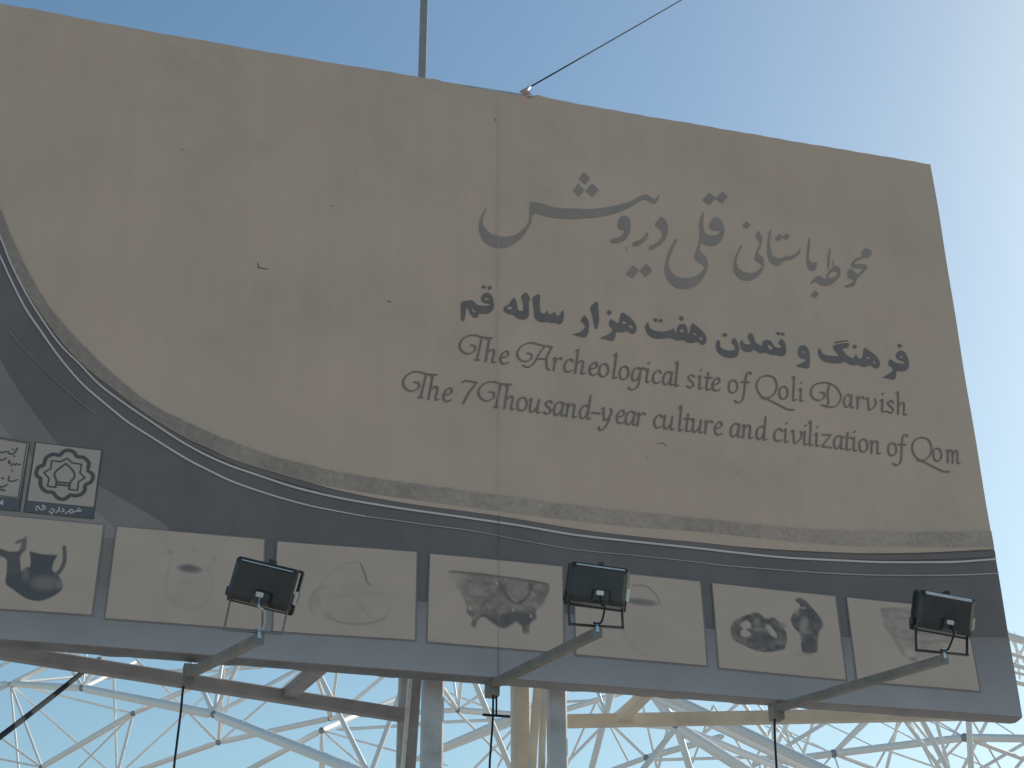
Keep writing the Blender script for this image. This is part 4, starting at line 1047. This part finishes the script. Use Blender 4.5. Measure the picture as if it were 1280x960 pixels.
# left bay
nd('N0', -95, 866, 32); nd('N1', 13, 855, 29); nd('N2', 103, 860, 26); nd('N3', 267.5, 893, 22.5); nd('N5', 462, 970, 19)
nd('N6', 52, 959, 26); nd('N7', 166.5, 892, 24.5); nd('N8', 273, 928, 24); nd('N9', 413, 898, 24); nd('N10', 402, 913, 21); nd('N11', 448, 893, 23)
nd('U1', 58, 782, 27); nd('U2', 150, 785, 26); nd('U3', 228, 806, 24); nd('U4', 312, 800, 23); nd('U5', 385, 812, 22); nd('U6', 428, 790, 22); nd('U7', 110, 800, 27); nd('U8', 282, 800, 23.5)
for a, b, w in [('N0', 'N1', 8.5), ('N1', 'N2', 8.5), ('N2', 'N3', 11), ('N3', 'N5', 13.5),
                ('U1', 'N2', 5), ('U2', 'N2', 5), ('U7', 'N2', 2.4), ('N1', (135, 797, 27), 7), ('N1', (-60, 894, 27), 5),
                ((-40, 856, 30), (40, 810, 29), 4.5), ((22, 853, 29), (135, 842, 31), 3.5), ('N2', (172, 826, 29), 5), ((112, 850, 30), (240, 836, 31), 4),
                ('N1', (27, 1000, 27), 3), ('N1', 'N6', 3.6), ('N1', (170, 994, 27), 2.6), ((40, 860.5, 28.5), 'N7', 3), ('N6', 'N7', 7.5),
                ('N7', (138, 1000, 24), 3.8), ((141.5, 825, 25), (147, 1000, 25), 3), ('N7', (60, 998, 25), 2.4), ('N7', (310, 828, 24), 6.5),
                ('N6', (-60, 937, 27), 2.6), ('N6', (-50, 885, 26), 3), ((120, 994, 25), (300, 830, 25), 2.6), ((168, 822, 25), 'N8', 3.8), ('N8', (90, 992, 26), 6.5), ('N8', 'N9', 7),
                ('N8', 'U8', 4), ('N8', (300, 815, 24), 3), ('U3', 'N3', 6.2), ('U8', 'N3', 5), ('U4', 'N3', 5.5), ((235, 841, 27), (330, 834, 27), 3.6),
                ('N3', (400, 822, 24), 5.2), ('N8', (405, 815, 24), 3), ((250, 995, 22), 'N10', 7), ('N10', 'N11', 7.5), ('N11', (560, 848, 25), 7), ('N9', 'N11', 7), ('N11', (520, 897, 24), 6.5),
                ('N10', (400, 1005, 21), 4.2), ('N10', (408, 1005, 21), 3), ('N10', (560, 957, 21.5), 2.6), ('N10', (500, 998, 21), 2.6), ((420, 912, 25), (540, 905, 25), 4),
                ('U5', 'N9', 4.2), ('U6', 'N9', 4.2), ((425, 820, 23), 'N9', 3), ((378, 800, 20), 'N5', 6.5), ((512, 835, 20), 'N5', 6.5), ((430, 886, 24), (520, 812, 24), 4.4),
                ((352, 862, 25), (392, 825, 25), 3.2), ((455, 985, 20), (540, 940, 20), 4)]:
    tb_(a, b, w)
# middle bay
nd('M1', 572.5, 887.5, 22); nd('M0', 480, 893, 22.5); nd('M2', 760, 901, 20.5); nd('M3', 808, 947, 20); nd('M4', 846, 908, 17.5)
for a, b, w in [('M0', 'M1', 6.2), ('M1', (700, 898, 21.5), 8.2), ((530, 826, 21), 'M1', 5), ((580, 820, 22), 'M1', 5), ('M1', (650, 834, 22), 4), ((540, 858, 23), (650, 900, 23), 2.6),
                ((500, 905, 24), (660, 898, 24), 4), ((520, 949, 20), (700, 870, 20), 8.5), ((520, 951, 21.5), (700, 881, 21.5), 6), ((578, 815, 18.5), (660, 1013, 18.5), 7.5),
                ((530, 848, 22), (665, 983, 22), 3.6), ((560, 994, 22), (700, 851, 22), 3.2), ('M1', (560, 800, 23), 3)]:
    tb_(a, b, w)
# right bays
nd('M5', 1030, 962, 16.5); nd('P0', 960, 953, 20); nd('P1', 1042, 942, 20); nd('P2', 1206, 922, 19.5); nd('P3', 1330, 924, 19.5)
nd('V1', 800, 845, 18); nd('V2', 735, 830, 21); nd('V3', 768, 835, 20); nd('V4', 1130, 850, 20)
for a, b, w in [((660, 901, 21), (790, 862, 21), 7), ('V2', 'M2', 4.5), ((757, 830, 21), 'M2', 4), ((771, 840, 18.5), (727, 1010, 18.5), 8.5), ('M2', (830, 842, 20.5), 5.5),
                ((660, 1002, 21), 'M2', 4), ('M2', 'M3', 4), ('M2', 'M4', 9.5), ('M3', (690, 990, 20.5), 6.5), ('M3', (905, 920, 20), 8),
                ('V1', 'M4', 12.5), ('M4', (985, 997, 16.5), 14.5), ('M4', (1090, 1006, 16.8), 9.5), ('M4', (876, 1005, 17), 9.5), ('M4', (772, 1002, 17), 7.5),
                ((790, 858, 17.5), (1090, 1001, 15.8), 9.5), ((815, 860, 17), (1130, 1009, 15.5), 12.5),
                ((790, 820, 21), (830, 1000, 21), 3.2), ((838, 895, 21), (814, 1000, 21), 3.8), ((815, 950, 21), (960, 946, 21), 4), ((950, 946, 21), (949, 1000, 21), 3),
                ((880, 917, 22), (960, 846, 22), 4.2), ((900, 838, 21), (985, 958, 21), 4.8), ((915, 840, 20), (1003, 950, 20), 2.6), ((966.5, 860, 20), (969, 1000, 20), 6.2),
                ((1090, 868, 20), (930, 965, 20), 5), ((1030, 860, 20.5), (985, 1003, 20.5), 4), ((970, 868, 21), (1003, 990, 21), 4), ((1005, 864, 21), (955, 962, 21), 5),
                ((955, 907, 21), 'P1', 2), ((960, 902, 21.5), 'P1', 1.7), ('P0', 'P1', 9), ('P1', 'P2', 9.5), ('P2', 'P3', 10), ('P1', (1115, 872, 20), 6), ('P1', 'V4', 6),
                ((1005, 891, 19.5), (1094, 934, 19.6), 1.7), ((1075, 889, 19.5), (1146, 926, 19.6), 1.7), ((1133, 860, 20), (1098, 1003, 20), 4.3), ('P1', (1190, 998, 20), 5), ('P1', (1062, 1000, 20), 2.4), ('P1', (1005, 985, 20), 2.4),
                ((1100, 935, 20.5), (1230, 980, 20.5), 2.6), ((1105, 865, 19), (1205, 1001, 19), 5.3), ((1112, 864, 20.5), (1166, 932, 20.5), 4), ((1133, 862, 18.5), (1206, 1003, 18.5), 7), ((1160, 862, 19), (1197, 1001, 19), 4.5),
                ((1120, 882, 20), 'P2', 1.8), ((1135, 880, 20.5), 'P2', 2.2), ((1209, 860, 18.5), (1216, 1005, 18.5), 7.5), ((1255, 859, 20), (1180, 1008, 20), 4.3), ('P2', (1150, 978, 20), 3.2),
                ('P2', (1345, 973, 20), 5.2), ((1330, 900, 20), (1180, 988, 20), 4.2), ('P2', (1250, 1000, 20), 2.4), ((1184, 940, 20.3), (1300, 984, 20.3), 2.2), ((1330, 885, 20), (1230, 1010, 20), 4.2), ((1240, 900, 20), (1268, 918, 19.7), 1.8),
                # upper edge of the frame showing past the billboard's end
                ((1180, 771, 21), (1380, 831, 21), 10), ((1190, 797, 21), (1380, 850, 21), 4.5), ((1190, 811, 21), (1380, 861, 21), 5.5), ((1200, 825, 21), (1380, 866, 21), 3.6), ((1200, 836, 21), (1380, 880, 21), 5.5),
                ((1254, 780, 21.2), (1290, 845, 21.2), 3.4), ((1290, 790, 21.2), (1258, 850, 21.2), 3.4), ((1268, 790, 21.1), (1275, 850, 21.1), 2.6)]:
    tb_(a, b, w)
far_top = [at(x + rnd.uniform(-6, 6), 862 + .028 * x * (x > 500) + rnd.uniform(-8, 8), 27) for x in range(-40, 1400, 78)]
far_bot = [at(x + rnd.uniform(-6, 6), 958 + rnd.uniform(-6, 6), 27.6) for x in range(-75, 1400, 78)]
for i in range(len(far_top) - 1):
    if i < 9 or i % 3 == 2: continue
    tubes.append((far_top[i], far_bot[i], .040)); tubes.append((far_top[i], far_bot[i + 1], .036))
    if i % 2: tubes.append((far_top[i], far_top[i + 1], .046))
sfbase = at(640, 960, 20); sfbase[2] = 0
sf = empty("space_frame", sfbase, "white tubular steel space frame roof standing behind the billboard", "space frame")
unit_v, unit_f = tube_geo([(0, 0, 0), (0, 0, .012), (0, 0, .04), (0, 0, .96), (0, 0, .988), (0, 0, 1)], [.42, .42, 1.0, 1.0, .42, .42], 14)
ume = bpy.data.meshes.new("tube")
ume.from_pydata([tuple(map(float, v)) for v in unit_v], [], unit_f); ume.update()
ume.polygons.foreach_set("use_smooth", [len(p.vertices) == 4 for p in ume.polygons])
ume.materials.append(M_white)
def place_tube(name, pa, pb, dia):
    d = Vector(pb - pa); L = d.length
    o = bpy.data.objects.new(name, ume); col.objects.link(o)
    q = d.to_track_quat('Z', 'Y').to_matrix().to_4x4()
    m = Matrix.Translation(Vector(pa)) @ q @ Matrix.Diagonal((dia/2, dia/2, L, 1))
    o.parent = sf
    o.matrix_parent_inverse = sf.matrix_world.inverted()
    o.matrix_world = m
    return o
for pa, pb, dia in tubes:
    place_tube("tube", pa, pb, dia)
bmn = bmesh.new(); bmesh.ops.create_icosphere(bmn, subdivisions=2, radius=1.0)
nme = bpy.data.meshes.new("node_ball"); bmn.to_mesh(nme); bmn.free(); nme.materials.append(M_node)
nme.polygons.foreach_set("use_smooth", [True] * len(nme.polygons))
for k, p in NODES.items():
    o = bpy.data.objects.new("node_ball", nme); col.objects.link(o)
    o.parent = sf; o.matrix_parent_inverse = sf.matrix_world.inverted()
    dep = (p - CAM) @ FW
    r = (0.058 if k in ('M4', 'N3', 'N2', 'P1', 'P2') else 0.045) * (1.0 if dep < 24 else 1.1)
    o.matrix_world = Matrix.Translation(Vector(p)) @ Matrix.Diagonal((r, r, r, 1))
# columns carrying the frame, all below the picture's lower edge
for x, y, d in ((462, 975, 19), (27, 1000, 27), (985, 997, 16.5), (1216, 1005, 18.5)):
    p = at(x, y, d)
    place_tube("column", np.array([p[0], p[1], -0.05]), p, .22)
